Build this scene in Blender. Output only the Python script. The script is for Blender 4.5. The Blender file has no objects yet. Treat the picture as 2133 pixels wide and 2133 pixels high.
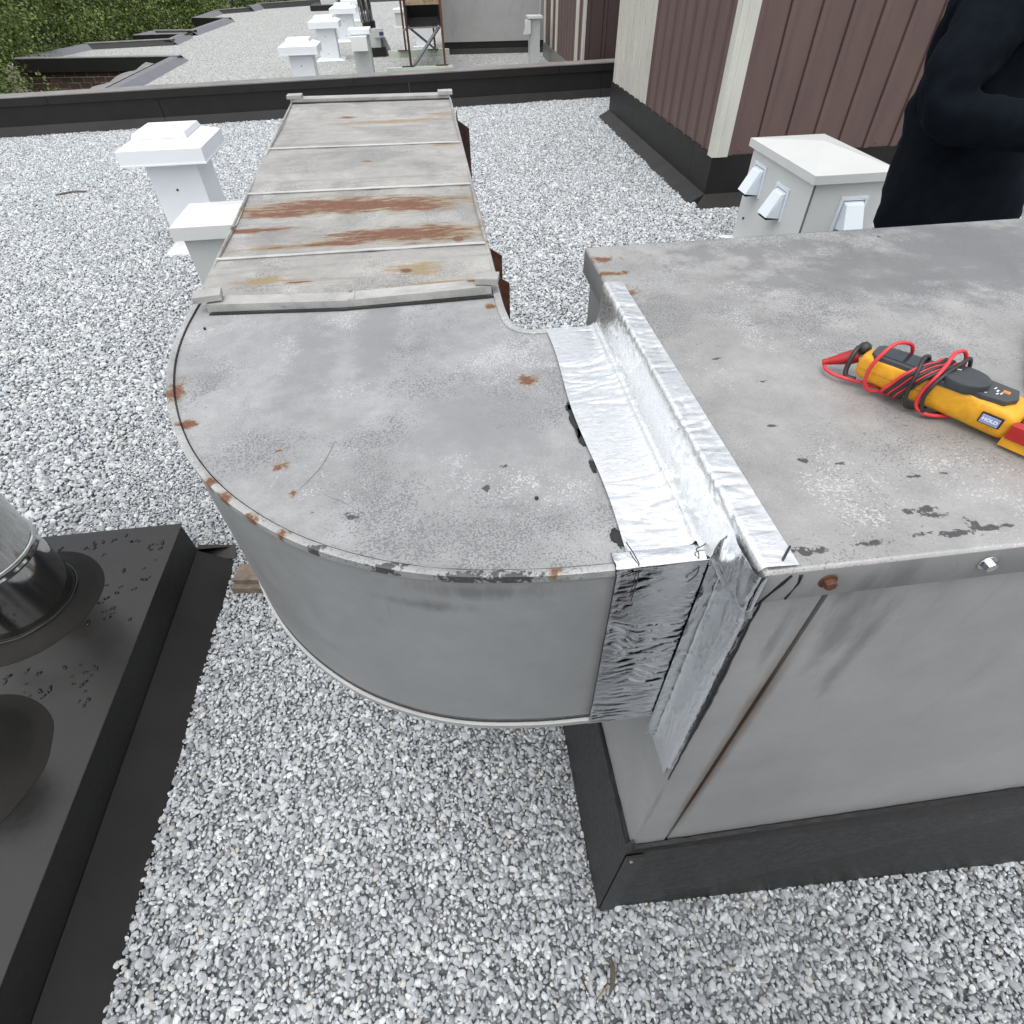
import bpy, bmesh, math, random
import numpy as np
from mathutils import Vector, Matrix, Euler, noise
rnd = random.Random(7)
S = bpy.context.scene
COL = S.collection
R = math.radians
# ------------------------------------------------------------ camera, sky, sun
cam = bpy.data.objects.new('camera', bpy.data.cameras.new('camera')); COL.objects.link(cam)
cam.data.sensor_width = 36.0; cam.data.lens = 36.0*1165/2133
cam.data.clip_start = 0.02; cam.data.clip_end = 1200
cam.location = (0, 0, 2.0)
_p, _y, _r = R(45.95), R(6.0), R(-1.5)
_f = Vector((math.sin(_y)*math.cos(_p), math.cos(_y)*math.cos(_p), -math.sin(_p)))
_x = Vector((math.cos(_y), -math.sin(_y), 0)); _u = _x.cross(_f)
_x2 = _x*math.cos(_r)+_u*math.sin(_r); _u2 = _u*math.cos(_r)-_x*math.sin(_r)
cam.rotation_euler = Matrix((_x2, _u2, -_f)).transposed().to_euler()
S.camera = cam
W = bpy.data.worlds.new('World'); S.world = W; W.use_nodes = True
wn = W.node_tree; bg = wn.nodes['Background']
sky = wn.nodes.new('ShaderNodeTexSky'); sky.sky_type = 'NISHITA'; sky.sun_disc = False
SUN_EL, SUN_AZ = R(72), R(205)
sky.sun_elevation = SUN_EL; sky.sun_rotation = SUN_AZ; sky.dust_density = 4.0; sky.air_density = 1.0; sky.ozone_density = 1.0
hs = wn.nodes.new('ShaderNodeHueSaturation'); hs.inputs['Saturation'].default_value = 0.22
wn.links.new(sky.outputs[0], hs.inputs['Color']); wn.links.new(hs.outputs[0], bg.inputs['Color'])
bg.inputs['Strength'].default_value = 0.15
sl = bpy.data.lights.new('sun', 'SUN'); sl.energy = 0.9; sl.angle = R(130); sl.color = (1.0, 0.98, 0.95)
so = bpy.data.objects.new('sun', sl); COL.objects.link(so)
sd = Vector((math.sin(SUN_AZ)*math.cos(SUN_EL), math.cos(SUN_AZ)*math.cos(SUN_EL), math.sin(SUN_EL)))
so.rotation_euler = sd.to_track_quat('Z', 'Y').to_euler(); so.location = sd*30
S.view_settings.view_transform = 'Standard'; S.view_settings.look = 'None'
S.view_settings.gamma = 1.0; S.view_settings.use_curve_mapping = False
S.view_settings.exposure = 0.72
S.render.engine = 'CYCLES'

# ------------------------------------------------------------ node helpers
class NT:
    def __init__(s, m): s.m = m; s.t = m.node_tree; s.N = s.t.nodes; s.L = s.t.links
    def n(s, t, **k):
        x = s.N.new(t)
        for a, b in k.items(): setattr(x, a, b)
        return x
    def put(s, sock, v):
        if isinstance(v, bpy.types.NodeSocket): s.L.new(v, sock)
        elif v is not None: sock.default_value = v
    def math(s, op, a, b=None, c=None, clamp=False):
        x = s.n('ShaderNodeMath', operation=op); x.use_clamp = clamp
        s.put(x.inputs[0], a); s.put(x.inputs[1], b)
        if c is not None: s.put(x.inputs[2], c)
        return x.outputs[0]
    def vec(s, op, a, b=None):
        x = s.n('ShaderNodeVectorMath', operation=op); s.put(x.inputs[0], a)
        if b is not None: s.put(x.inputs[1], b)
        return x.outputs[0] if op not in ('LENGTH', 'DOT_PRODUCT') else x.outputs['Value']
    def pos(s): return s.n('ShaderNodeNewGeometry').outputs['Position']
    def obj(s): return s.n('ShaderNodeTexCoord').outputs['Object']
    def map(s, v, sc=(1, 1, 1), loc=(0, 0, 0), rot=(0, 0, 0)):
        x = s.n('ShaderNodeMapping'); s.put(x.inputs[0], v)
        x.inputs['Scale'].default_value = sc; x.inputs['Location'].default_value = loc; x.inputs['Rotation'].default_value = rot
        return x.outputs[0]
    def noise(s, v, sc, det=4, rough=.55, dist=0, col=False):
        x = s.n('ShaderNodeTexNoise'); s.put(x.inputs['Vector'], v)
        x.inputs['Scale'].default_value = sc; x.inputs['Detail'].default_value = det
        x.inputs['Roughness'].default_value = rough; x.inputs['Distortion'].default_value = dist
        return x.outputs[1 if col else 0]
    def vor(s, v, sc, feat='F1', out='Distance'):
        x = s.n('ShaderNodeTexVoronoi', feature=feat); s.put(x.inputs['Vector'], v); x.inputs['Scale'].default_value = sc
        return x.outputs[out]
    def rng(s, v, a, b, c=0, d=1):
        x = s.n('ShaderNodeMapRange'); x.clamp = True; s.put(x.inputs[0], v)
        for i, q in enumerate((a, b, c, d)): s.put(x.inputs[i+1], q)
        return x.outputs[0]
    def mix(s, f, a, b, mode='MIX'):
        x = s.n('ShaderNodeMix', data_type='RGBA', blend_type=mode); s.put(x.inputs[0], f)
        for k, v in ((6, a), (7, b)):
            if isinstance(v, tuple) and len(v) == 3: v = v+(1,)
            s.put(x.inputs[k], v)
        return x.outputs[2]
    def bump(s, h, st=.3, d=.002, nrm=None):
        x = s.n('ShaderNodeBump'); x.inputs['Strength'].default_value = st; x.inputs['Distance'].default_value = d
        s.put(x.inputs['Height'], h)
        if nrm is not None: s.put(x.inputs['Normal'], nrm)
        return x.outputs[0]
def mat(name):
    m = bpy.data.materials.new(name); m.use_nodes = True
    t = NT(m); return m, t, m.node_tree.nodes['Principled BSDF']
def setp(t, b, col=None, rough=None, metal=None, nrm=None, spec=None):
    if col is not None:
        if isinstance(col, tuple) and len(col) == 3: col = col+(1,)
        t.put(b.inputs['Base Color'], col)
    if rough is not None: t.put(b.inputs['Roughness'], rough)
    if metal is not None: t.put(b.inputs['Metallic'], metal)
    if nrm is not None: t.put(b.inputs['Normal'], nrm)
    if spec is not None: t.put(b.inputs['Specular IOR Level'], spec)
def simple(name, col, rough=.5, metal=0, var=.12, sc=12, bmp=.1, spec=None):
    m, t, b = mat(name); p = t.pos()
    n = t.noise(p, sc, 5, .6)
    k = t.rng(n, .3, .7, 1-var, 1+var)
    mx = t.n('ShaderNodeVectorMath', operation='SCALE'); mx.inputs[0].default_value = tuple(col); t.put(mx.inputs[3], k)
    setp(t, b, mx.outputs[0], t.rng(n, .3, .7, max(0, rough-.08), min(1, rough+.08)), metal, t.bump(n, bmp, .003), spec)
    return m
def blots(t, p, L, ns=55, amp=1.1, aniso=(1, 1, 1)):
    """union of ragged spots: (x, y, rx, ry)"""
    nz = t.noise(t.map(p, aniso), ns, 6, .72)
    nn = t.math('MULTIPLY', t.math('SUBTRACT', nz, .5), amp*5)
    out = None
    for (x, y, rx, ry) in L:
        v = t.vec('MULTIPLY', t.vec('SUBTRACT', p, (x, y, 0)), (1/rx, 1/ry, 0))
        d = t.vec('LENGTH', v)
        out = d if out is None else t.math('MINIMUM', out, d)
    m = t.math('ADD', t.math('SUBTRACT', 1.0, out), nn)
    edge = t.math('SUBTRACT', 1.35, out)          # no spot far away from its centre
    return t.math('MINIMUM', t.math('MULTIPLY', m, 2.2), t.math('MULTIPLY', edge, 3))
def rusty(t, c, p, L, ns=55, amp=1.0, aniso=(1, 1, 1), halo=True, strength=1.0):
    m = blots(t, p, L, ns, amp, aniso)
    core = t.rng(m, .2, 1.1, 0, strength*.95)
    if halo: c = t.mix(t.rng(m, -.55, .6, 0, .8*strength), c, (.20, .155, .09))
    rc = t.mix(t.rng(t.noise(p, 240, 4, .7), .3, .7), (.070, .029, .019), (.19, .080, .042))
    return t.mix(core, c, rc), core

# ------------------------------------------------------------ materials
def mat_galv(name, base=.40, rust=(), specks=True, streak=None, dark=(), tint=(1.0, 1.01, 1.0), mott=1.0, rust_amp=1.0, aniso=(1, 1, 1), yell=(), rough=.5, smud_tone=(), seam=None, side=()):
    m, t, b = mat(name); p = t.pos()
    n1 = t.noise(t.map(p, (1, 1, 1)), 5, 5, .6, .6); n2 = t.noise(p, 38, 5, .65); n3 = t.noise(p, 420, 2, .5)
    f = t.math('ADD', t.math('MULTIPLY', n1, .6), t.math('ADD', t.math('MULTIPLY', n2, .35), t.math('MULTIPLY', n3, .25)))
    kc = min(1, mott+.08); lo, hi = base*(1-.34*kc), base*(1+.30*kc)
    c = t.mix(t.rng(f, .42, .76), (lo*tint[0], lo*tint[1], lo*tint[2]), (hi*tint[0], hi*tint[1], hi*tint[2]))
    if streak:
        s1 = t.noise(t.map(p, streak), 9, 6, .7, .4)
        c = t.mix(t.rng(s1, .53, .72, 0, .62), c, (base*.45, base*.44, base*.41))
        s2 = t.noise(t.map(p, streak, (3, 7, 1)), 26, 5, .75)
        c = t.mix(t.rng(s2, .60, .70, 0, .75), c, (base*.3, base*.29, base*.26))
    if specks:
        g = t.noise(p, 430, 3, .6); a = t.noise(t.map(p, (1, 1, 1), (4, 2, 0)), 6.5, 4, .6)
        th = t.rng(a, .42, .62, .68, .49)
        c = t.mix(t.math('MULTIPLY', t.rng(t.math('SUBTRACT', g, th), -.01, .04), .95), c, (base*.52, base*.53, base*.55))
        g2 = t.noise(t.map(p, (1, 1, 1), (9, 1, 3)), 390, 3, .6); a2 = t.noise(t.map(p, (1, 1, 1), (1, 8, 0)), 7.5, 4, .6)
        th2 = t.rng(a2, .48, .66, .70, .52)
        c = t.mix(t.math('MULTIPLY', t.rng(t.math('SUBTRACT', g2, th2), -.01, .05), .75), c, (base*1.75, base*1.78, base*1.8))
        fl_ = t.noise(t.map(p, (.7, 1.3, 1), (2, 5, 1)), 150, 4, .7, .3); fa = t.noise(t.map(p, (1, 1, 1), (7, 3, 2)), 9, 4, .65)
        c = t.mix(t.math('MULTIPLY', t.rng(t.math('SUBTRACT', fl_, t.rng(fa, .35, .65, .76, .64)), 0, .03), .75), c, (base*.22, base*.22, base*.22))
    for (L, col, ns, amp) in smud_tone:
        q = blots(t, p, L, ns, amp); c = t.mix(t.rng(q, 0, 1.2, 0, .72), c, col)
    if dark:
        q = blots(t, p, dark, 150, 1.25); c = t.mix(t.rng(q, .25, .5, 0, .88), c, (.030, .032, .033))
    if yell:
        q = blots(t, p, yell, 60, 1.0, aniso); c = t.mix(t.rng(q, -.2, 1.0, 0, .8), c, (.24, .17, .075))
    if not specks:      # fine scratches, drips and grime on the plain sheets
        for k_, (rt_, scl_) in enumerate(((.5, (1, 1, .05)), (-.8, (.05, 1, 1)), (1.9, (1, .6, .06)))):
            sn_ = t.noise(t.map(p, scl_, (k_*3, 1, 2), (rt_, .4+k_, rt_*.7)), 85, 2, .5); ms_ = t.noise(t.map(p, (1, 1, 1), (k_*5, 2, 0)), 5, 3, .6)
            c = t.mix(t.math('MULTIPLY', t.rng(sn_, .735, .755, 0, .55), t.rng(ms_, .54, .62)), c, (base*.45, base*.46, base*.47))
        dt_ = t.noise(p, 120, 3, .6); c = t.mix(t.math('MULTIPLY', t.rng(dt_, .70, .73, 0, .7), t.rng(t.noise(t.map(p, (1, 1, 1), (1, 1, 7)), 8, 3, .6), .5, .6)), c, (base*.4, base*.4, base*.4))
        gr_ = t.noise(t.map(p, (1, 1, .35)), 4.5, 5, .65); c = t.mix(t.rng(gr_, .55, .72, 0, .35), c, (base*.62, base*.63, base*.62))
    if side:
        sp_ = t.n('ShaderNodeSeparateXYZ'); t.L.new(p, sp_.inputs[0]); cb_ = t.n('ShaderNodeCombineXYZ'); t.L.new(sp_.outputs[0], cb_.inputs[0]); t.L.new(sp_.outputs[2], cb_.inputs[1])
        q = blots(t, cb_.outputs[0], side, 26, .8, (1.6, .4, 1)); c = t.mix(t.rng(q, -1.2, 2.2, 0, .62), c, (base*.40, base*.40, base*.40))
    if seam:
        sx = t.n('ShaderNodeSeparateXYZ'); t.L.new(p, sx.inputs[0]); X_, Y_, Z_ = sx.outputs
        sn = t.noise(t.map(p, (2, 2, .5)), 22, 5, .7)
        w_ = t.math('SUBTRACT', t.math('ADD', .55, sn), t.math('DIVIDE', t.math('ABSOLUTE', t.math('SUBTRACT', X_, seam)), .014))
        zz_ = t.math('MULTIPLY', t.rng(Z_, .72, .95), t.rng(Z_, 1.55, 1.35))
        c = t.mix(t.math('MULTIPLY', t.rng(w_, -.2, .8, 0, .85), zz_), c, (.10, .060, .033))
        st_ = t.noise(t.map(p, (5, 5, .9)), 3.0, 5, .6); top_ = t.rng(Z_, 1.05, 1.56)
        c = t.mix(t.math('MULTIPLY', t.rng(st_, .55, .72, 0, .42), top_), c, (.12, .123, .123))
        fz = t.noise(p, 170, 4, .7); c = t.mix(t.math('MULTIPLY', t.rng(fz, .68, .72, 0, .7), t.rng(t.noise(p, 11, 3, .6), .56, .66)), c, (.07, .07, .07))
    r = t.rng(f, .4, 1.0, rough-.08, rough+.1)
    if rust:
        c, rm = rusty(t, c, p, rust, 55, rust_amp, aniso)
        r = t.math('MAXIMUM', r, t.math('MULTIPLY', rm, .85))
        setp(t, b, metal=t.math('MULTIPLY', t.math('SUBTRACT', 1, rm), .18))
    else: setp(t, b, metal=.18)
    setp(t, b, c, r, None, t.bump(t.math('ADD', n2, t.math('MULTIPLY', n3, .25)), .12, .002))
    return m
ELBOW_RUST = [(-.400,.736,.012,.030),(-.361,.649,.014,.009),(-.226,.545,.011,.012),(-.200,.491,.006,.007),(.100,.683,.013,.016),
 (-.285,.492,.020,.010),(-.245,.455,.022,.009),(-.205,.427,.010,.006),(.078,.336,.008,.005),(-.305,.520,.012,.009),(.069,.924,.008,.011),(-.232,.575,.005,.003)]
M_elbow_top = mat_galv('galvanised_elbow_top', .285, ELBOW_RUST, mott=.72, dark=[(.151,.577,.007,.040),(.148,.610,.006,.012),(.158,.370,.006,.012),(.160,.489,.004,.009),(-.135,.446,.010,.006),(.02,.47,.004,.006),(.045,.505,.006,.003)], tint=(.99, 1.01, 1.02),
  smud_tone=[([(-.22, .78, .05, .16), (-.12, .86, .045, .17)], (.20, .205, .21), 20, .5), ([(.02,.60,.10,.10)], (.22,.225,.23), 20, .6)])
DUCT_RUST = [(-.247,1.512,.26,.052),(-.360,1.478,.11,.030),(-.064,1.480,.12,.046),(-.15,1.50,.22,.052),(-.414,1.378,.095,.018),(-.10,1.300,.17,.044),(-.03,1.290,.10,.060),
 (-.24,1.262,.13,.016),(.073,1.200,.045,.008),(.03,1.245,.012,.026),(.04,1.30,.03,.006),(-.303,2.476,.035,.016),(.063,1.600,.02,.008),(-.192,1.855,.024,.008),(-.27,1.07,.03,.004),(-.075,1.085,.012,.012)]
DUCT_YEL = [(-.332,1.085,.060,.016),(-.055,1.090,.055,.028),(-.130,2.377,.20,.028),(.03,2.465,.05,.025),(-.05,1.29,.16,.05),(-.2,1.50,.30,.04),(-.3,1.26,.16,.016),(.032,2.017,.04,.03),(-.02,1.03,.12,.006)]
M_duct_top = mat_galv('weathered_duct_top', .29, DUCT_RUST, specks=True, mott=.8, streak=(.16, 2.4, 1), yell=DUCT_YEL, tint=(1.03, 1.01, .955), aniso=(.35, 1.6, 1), rust_amp=.75, rough=.6)
M_duct_side = mat_galv('galvanised_duct_side', .265, specks=False, mott=.3, tint=(.96, 1.0, 1.02), rough=.48, side=[(.0,1.53,.07,.010),(-.06,1.50,.04,.008)])
M_cab_top = mat_galv('weathered_cabinet_top', .285, [(.262,.875,.030,.008),(.258,.93,.030,.012),(.272,.80,.016,.01)], mott=.72, tint=(1.0, 1.0, .985),
  dark=[(.418,.316,.016,.005),(.427,.309,.012,.004),(.40,.289,.012,.003),(.43,.285,.02,.004),(.452,.291,.006,.010),(.35,.285,.018,.003),(.465,.287,.02,.003),(.285,.284,.010,.005),(.302,.283,.006,.005),(.366,.543,.006,.002),(.41,.677,.007,.002),(.76,.946,.004,.003),(.34,.46,.006,.002),(.345,.40,.005,.004),(.38,.39,.006,.002),(.44,.36,.008,.002),(.47,.36,.006,.002),(.33,.60,.006,.003)],
  smud_tone=[([(.95, .85, .50, .20)], (.125, .13, .135), 12, .7), ([(.62, .80, .18, .07), (.50, .93, .2, .04)], (.16, .165, .165), 20, .9)])  # broad patches make the top sheet darker towards the far right
M_cab_side = mat_galv('galvanised_cabinet_side', .325, specks=False, mott=.34, tint=(.98, 1.0, 1.0), rough=.45, streak=None, seam=.329, side=[(.375,1.50,.018,.10),(.41,1.42,.012,.09),(.352,1.56,.012,.03),(.30,1.50,.006,.06),(.262,.95,.004,.10)])
def mat_black_flash(name='black_flashing', base=.011, rough=.46, sp=.28):
    m, t, b = mat(name); p = t.pos()
    n = t.noise(p, 3, 4, .6); n2 = t.noise(p, 60, 5, .7); n3 = t.noise(p, 900, 2, .5)
    c = t.mix(t.rng(n, .3, .7), (base*.92, base*.88, base*.85), (base*1.4, base*1.34, base*1.28))
    c = t.mix(t.rng(n2, .68, .8, 0, .25), c, (.07, .07, .068))
    setp(t, b, c, t.rng(n2, .3, .7, rough-.06, rough+.1), 0, t.bump(t.math('ADD', t.math('MULTIPLY', n, 2.0), t.math('MULTIPLY', n3, .1)), .25, .006), sp)
    return m
M_flash = mat_black_flash()
M_flash2 = mat_black_flash('charcoal_flashing', .021, .46)
M_flash_gl = mat_black_flash('parapet_cap_metal', .16, .5)
M_mast = simple('black_mastic', (.010, .010, .011), .45, 0, .2, 80, .6)
def mat_white(name, col=(.72, .75, .78)):
    m, t, b = mat(name); p = t.pos()
    g = t.noise(p, 500, 3, .6); n = t.noise(p, 3, 4, .6)
    c = t.mix(t.rng(n, .3, .75), tuple(k*.93 for k in col), col)
    c = t.mix(t.rng(g, .6, .72, 0, .25), c, tuple(k*.75 for k in col))
    setp(t, b, c, .45, 0, t.bump(g, .1, .001)); return m
M_white = mat_white('white_painted_metal'); M_white2 = mat_white('offwhite_painted_metal', (.56, .575, .565)); M_hood = mat_white('pale_blue_white_plastic', (.66, .72, .77))
M_ltgrey = mat_white('pale_grey_painted_metal', (.44, .46, .455))
def mat_siding(name, col, rust=0):
    m, t, b = mat(name); p = t.pos()
    n = t.noise(t.map(p, (1, 1, .25)), 7, 5, .6); g = t.noise(p, 420, 2, .5)
    c = t.mix(t.rng(n, .3, .7), tuple(k*.88 for k in col), tuple(k*1.1 for k in col))
    c = t.mix(t.rng(g, .35, .7, 0, .15), c, tuple(k*1.35 for k in col))
    if rust:
        s = t.noise(t.map(p, (1, 1, .12)), 16, 5, .7); c = t.mix(t.rng(s, .56, .72, 0, rust), c, (.17, .10, .06))
    setp(t, b, c, .5, 0, t.bump(g, .08, .001)); return m
M_brown = mat_siding('brown_metal_siding', (.105, .068, .062)); M_brown2 = mat_siding('dark_brown_metal_siding', (.060, .040, .038))
M_lightsid = mat_siding('pale_metal_siding', (.46, .445, .40), .45); M_trim = mat_siding('cream_corner_trim', (.50, .50, .45), .12)
M_rustmetal = simple('rusted_steel', (.11, .045, .025), .8, .2, .5, 40, .5)
M_rustdark = simple('dark_rusted_steel', (.045, .022, .016), .85, .1, .6, 30, .5)
M_greystrut = simple('grey_painted_steel', (.16, .17, .17), .5, .2, .15)
M_tan = simple('stained_tan_metal', (.27, .20, .13), .7, .1, .5, 12, .3)
M_blackin = simple('matt_black', (.008, .008, .009), .85, 0, .3)  # plain near-black for the open box shell and the shoes
M_wood = simple('weathered_wood', (.16, .13, .10), .85, 0, .4, 30, .6)
M_sleeper = simple('pale_green_treated_wood', (.44, .50, .42), .75, 0, .15, 20, .3)
def mat_foil(name, rough=.2, col=(.86, .88, .89), st=.5, an=(.35, 1.2, 1.4), dist=.004):
    m, t, b = mat(name); p = t.pos()
    n = t.noise(t.map(p, an), 55, 4, .6, 1.2); n2 = t.noise(t.map(p, (.5, 1.3, 1.6)), 170, 3, .6, .8)
    rid = t.math('ABSOLUTE', t.math('SUBTRACT', n, .5)); rid2 = t.math('ABSOLUTE', t.math('SUBTRACT', n2, .5))
    h = t.math('ADD', t.math('MULTIPLY', rid, 1.0), t.math('MULTIPLY', rid2, .35))
    setp(t, b, col, t.rng(n2, .3, .7, rough*.7, rough*1.4), 1.0, t.bump(h, st, dist)); return m
M_foil = mat_foil('aluminium_foil_tape_top', .30, (.93, .945, .95), st=.25); M_foil_f = mat_foil('aluminium_foil_tape_front', .085, (.84, .86, .88), .12, (.45, 1, 1.5), .006); M_foil_c = mat_foil('aluminium_foil_tape_corner', .045, (.84, .86, .88), .18, (1.2, 1.2, .25), .009)
def mat_steel(name='stainless_steel'):
    m, t, b = mat(name); p = t.pos(); n = t.noise(p, 2.5, 3, .6); n2 = t.noise(p, 130, 4, .7)
    c = t.mix(t.rng(n2, .5, .75, 0, .5), (.50, .50, .49), (.27, .27, .26))
    setp(t, b, c, t.rng(n2, .3, .8, .05, .16), 1.0, t.bump(n, .25, .012)); return m
M_steel = mat_steel()
def mat_bolt(): 
    m, t, b = mat('zinc_bolt'); setp(t, b, (.6, .62, .65), .25, 1.0); return m
M_bolt = mat_bolt()
M_brick_mats = []
for i, c in enumerate([(.105, .062, .048), (.088, .053, .043), (.13, .074, .056), (.078, .050, .041)]):
    M_brick_mats.append(simple('dark_brown_brick_%s' % 'abcd'[i], c, .85, 0, .3, 25, .5))
M_mortar = simple('mortar', (.72, .65, .55), .9, 0, .15, 30, .3)
def mat_pebble():
    m, t, b = mat('grey_white_pebble'); oi = t.n('ShaderNodeObjectInfo').outputs['Random']; p = t.obj(); wp = t.pos()
    cr = t.n('ShaderNodeValToRGB'); t.L.new(oi, cr.inputs[0]); e = cr.color_ramp.elements
    e[0].position = 0; e[0].color = (.20, .215, .23, 1); e[1].position = 1; e[1].color = (.68, .71, .73, 1)
    for q, c in ((.12, (.28, .298, .315)), (.32, (.345, .367, .385)), (.62, (.465, .49, .505)), (.86, (.59, .62, .63)), (.93, (.45, .43, .39)), (.96, (.66, .69, .70))):
        x = e.new(q); x.color = c+(1,)
    n = t.noise(p, 1.6, 4, .6, .4); n2 = t.noise(wp, 900, 2, .5)
    c = t.mix(t.rng(n, .35, .65, 0, .35), cr.outputs[0], (.25, .265, .285)); c = t.mix(t.rng(n2, .5, .7, 0, .3), c, (.72, .74, .75))
    setp(t, b, c, .7, 0, t.bump(n2, .2, .001), .35); return m
M_peb = mat_pebble()
def mat_gravel_sheet(name, far):
    m, t, b = mat(name); p = t.pos()
    sc = 38 if far else 55
    cell = t.vor(p, sc, 'F1', 'Color'); d = t.vor(p, sc, 'F1', 'Distance'); sep = t.n('ShaderNodeSeparateColor'); t.L.new(cell, sep.inputs[0])
    cr = t.n('ShaderNodeValToRGB'); t.L.new(sep.outputs[0], cr.inputs[0]); e = cr.color_ramp.elements
    if far: a, bb, cc = (.19, .195, .185), (.345, .355, .34), (.52, .54, .525)
    else: a, bb, cc = (.10, .105, .112), (.24, .25, .26), (.36, .37, .38)
    e[0].color = a+(1,); e[1].color = cc+(1,); x = e.new(.45); x.color = bb+(1,)
    big = t.noise(p, .7, 4, .6)
    c = t.mix(t.rng(big, .35, .65, 0, .22), cr.outputs[0], tuple(k*.8 for k in bb))
    h = t.math('SUBTRACT', 1.0, t.math('POWER', d, 1.5))
    c = t.mix(t.rng(d, .45, .8, 0, .5), c, (.09, .09, .088))
    setp(t, b, c, .85, 0, t.bump(h, .8, .012)); return m
M_grav_near = mat_gravel_sheet('gravel_bed', False); M_grav_far = mat_gravel_sheet('far_gravel', True)
def mat_leaf():
    m, t, b = mat('conifer_foliage'); p = t.pos(); n = t.noise(p, 1.1, 3, .6); n2 = t.noise(p, 9, 2, .6)
    c = t.mix(t.rng(n, .35, .65), (.034, .072, .014), (.105, .165, .034)); c = t.mix(t.rng(n2, .45, .75, 0, .8), c, (.26, .27, .06))  # yellow-green blotches paint highlights into the foliage
    setp(t, b, c, .7, 0); return m
M_leaf = mat_leaf(); M_bark = simple('bark', (.11, .095, .08), .9, 0, .3, 20, .6)
M_lawn = simple('dark_grass', (.04, .055, .02), .95, 0, .4, .6, .3)
M_cloth = simple('dark_navy_cotton', (.0045, .0065, .0095), .95, 0, .35, 14, .6, .06); M_cloth2 = simple('black_denim', (.003, .003, .0036), .95, 0, .3, 20, .5, .05)
M_skin = simple('skin', (.42, .26, .19), .5, 0, .08, 20, .1); M_hair = simple('dark_hair', (.02, .014, .01), .7, 0, .3, 90, .5)
M_yel = simple('yellow_rubber', (.66, .32, .012), .55, 0, .14, 90, .35); M_dgrey = simple('dark_grey_plastic', (.045, .050, .054), .5, 0, .12, 60, .15)
M_knob = simple('charcoal_plastic', (.032, .036, .040), .4, 0, .1, 60, .1); M_red = simple('red_plastic', (.36, .010, .012), .4, 0, .1, 50, .1)
M_redwire = simple('red_silicone_wire', (.58, .035, .045), .45, 0, .1, 50, .1); M_blackwire = simple('black_silicone_wire', (.022, .021, .022), .45, 0, .15, 50, .1)
M_lav = simple('lavender_rubber', (.26, .30, .52), .5, 0, .1, 60, .1); M_print = simple('white_print', (.72, .74, .74), .5); M_orange = simple('orange_print', (.55, .22, .05), .5)
M_lcd = simple('display_glass', (.02, .03, .04), .12, 0, .05)

# ------------------------------------------------------------ object helpers
def thing(name, label, cat, loc=(0, 0, 0), group=None):
    o = bpy.data.objects.new(name, None); COL.objects.link(o); o.location = loc; o.empty_display_size = .1
    o['label'] = label; o['category'] = cat
    if group: o['group'] = group
    return o
def org(p):
    v = Vector((0, 0, 0))
    while p is not None: v += Vector(p.location); p = p.parent
    return v
def obj(name, bm, m, parent=None, smooth=False, bevel=0, origin=None, label=None):
    """bm is in world coordinates"""
    if bevel:
        bmesh.ops.bevel(bm, geom=[e for e in bm.edges if len(e.link_faces) == 2 and e.calc_face_angle(0) > .5], offset=bevel, segments=2, affect='EDGES', clamp_overlap=True, profile=.6)
    o_ = org(parent) if parent is not None else (Vector(origin) if origin is not None else Vector((0, 0, 0)))
    if o_.length: bmesh.ops.translate(bm, verts=bm.verts, vec=-o_)
    bm.normal_update()
    me = bpy.data.meshes.new(name); bm.to_mesh(me); bm.free()
    ms = m if isinstance(m, (list, tuple)) else [m]
    for q in ms: me.materials.append(q)
    if smooth:
        for pl in me.polygons: pl.use_smooth = True
    o = bpy.data.objects.new(name, me); COL.objects.link(o)
    if parent is not None: o.parent = parent
    else: o.location = o_
    if smooth and smooth != 'all':
        try: me.set_sharp_from_angle(angle=R(38))
        except Exception: pass
    if label: o['label'] = label
    return o
def struct(o): o['kind'] = 'structure'; return o
def tag(o, label, cat, group=None):
    o['label'] = label; o['category'] = cat
    if group: o['group'] = group
    return o
def B(): return bmesh.new()
def box(bm, x0, x1, y0, y1, z0, z1, M=None):
    vs = [bm.verts.new(Vector(c) if M is None else M @ Vector(c)) for c in ((x0,y0,z0),(x1,y0,z0),(x1,y1,z0),(x0,y1,z0),(x0,y0,z1),(x1,y0,z1),(x1,y1,z1),(x0,y1,z1))]
    for f in ((3,2,1,0),(4,5,6,7),(0,1,5,4),(1,2,6,5),(2,3,7,6),(3,0,4,7)): bm.faces.new([vs[i] for i in f])
    return bm
def hexa(bm, bot, top):
    a = [bm.verts.new(c) for c in bot]; b = [bm.verts.new(c) for c in top]; n = len(a)
    bm.faces.new(a[::-1]); bm.faces.new(b)
    for i in range(n): bm.faces.new((a[i], a[(i+1) % n], b[(i+1) % n], b[i]))
    return bm
def frustum(bm, cx, cy, z0, z1, hx0, hy0, hx1, hy1):
    q = lambda hx, hy, z: [(cx-hx, cy-hy, z), (cx+hx, cy-hy, z), (cx+hx, cy+hy, z), (cx-hx, cy+hy, z)]
    return hexa(bm, q(hx0, hy0, z0), q(hx1, hy1, z1))
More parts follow.
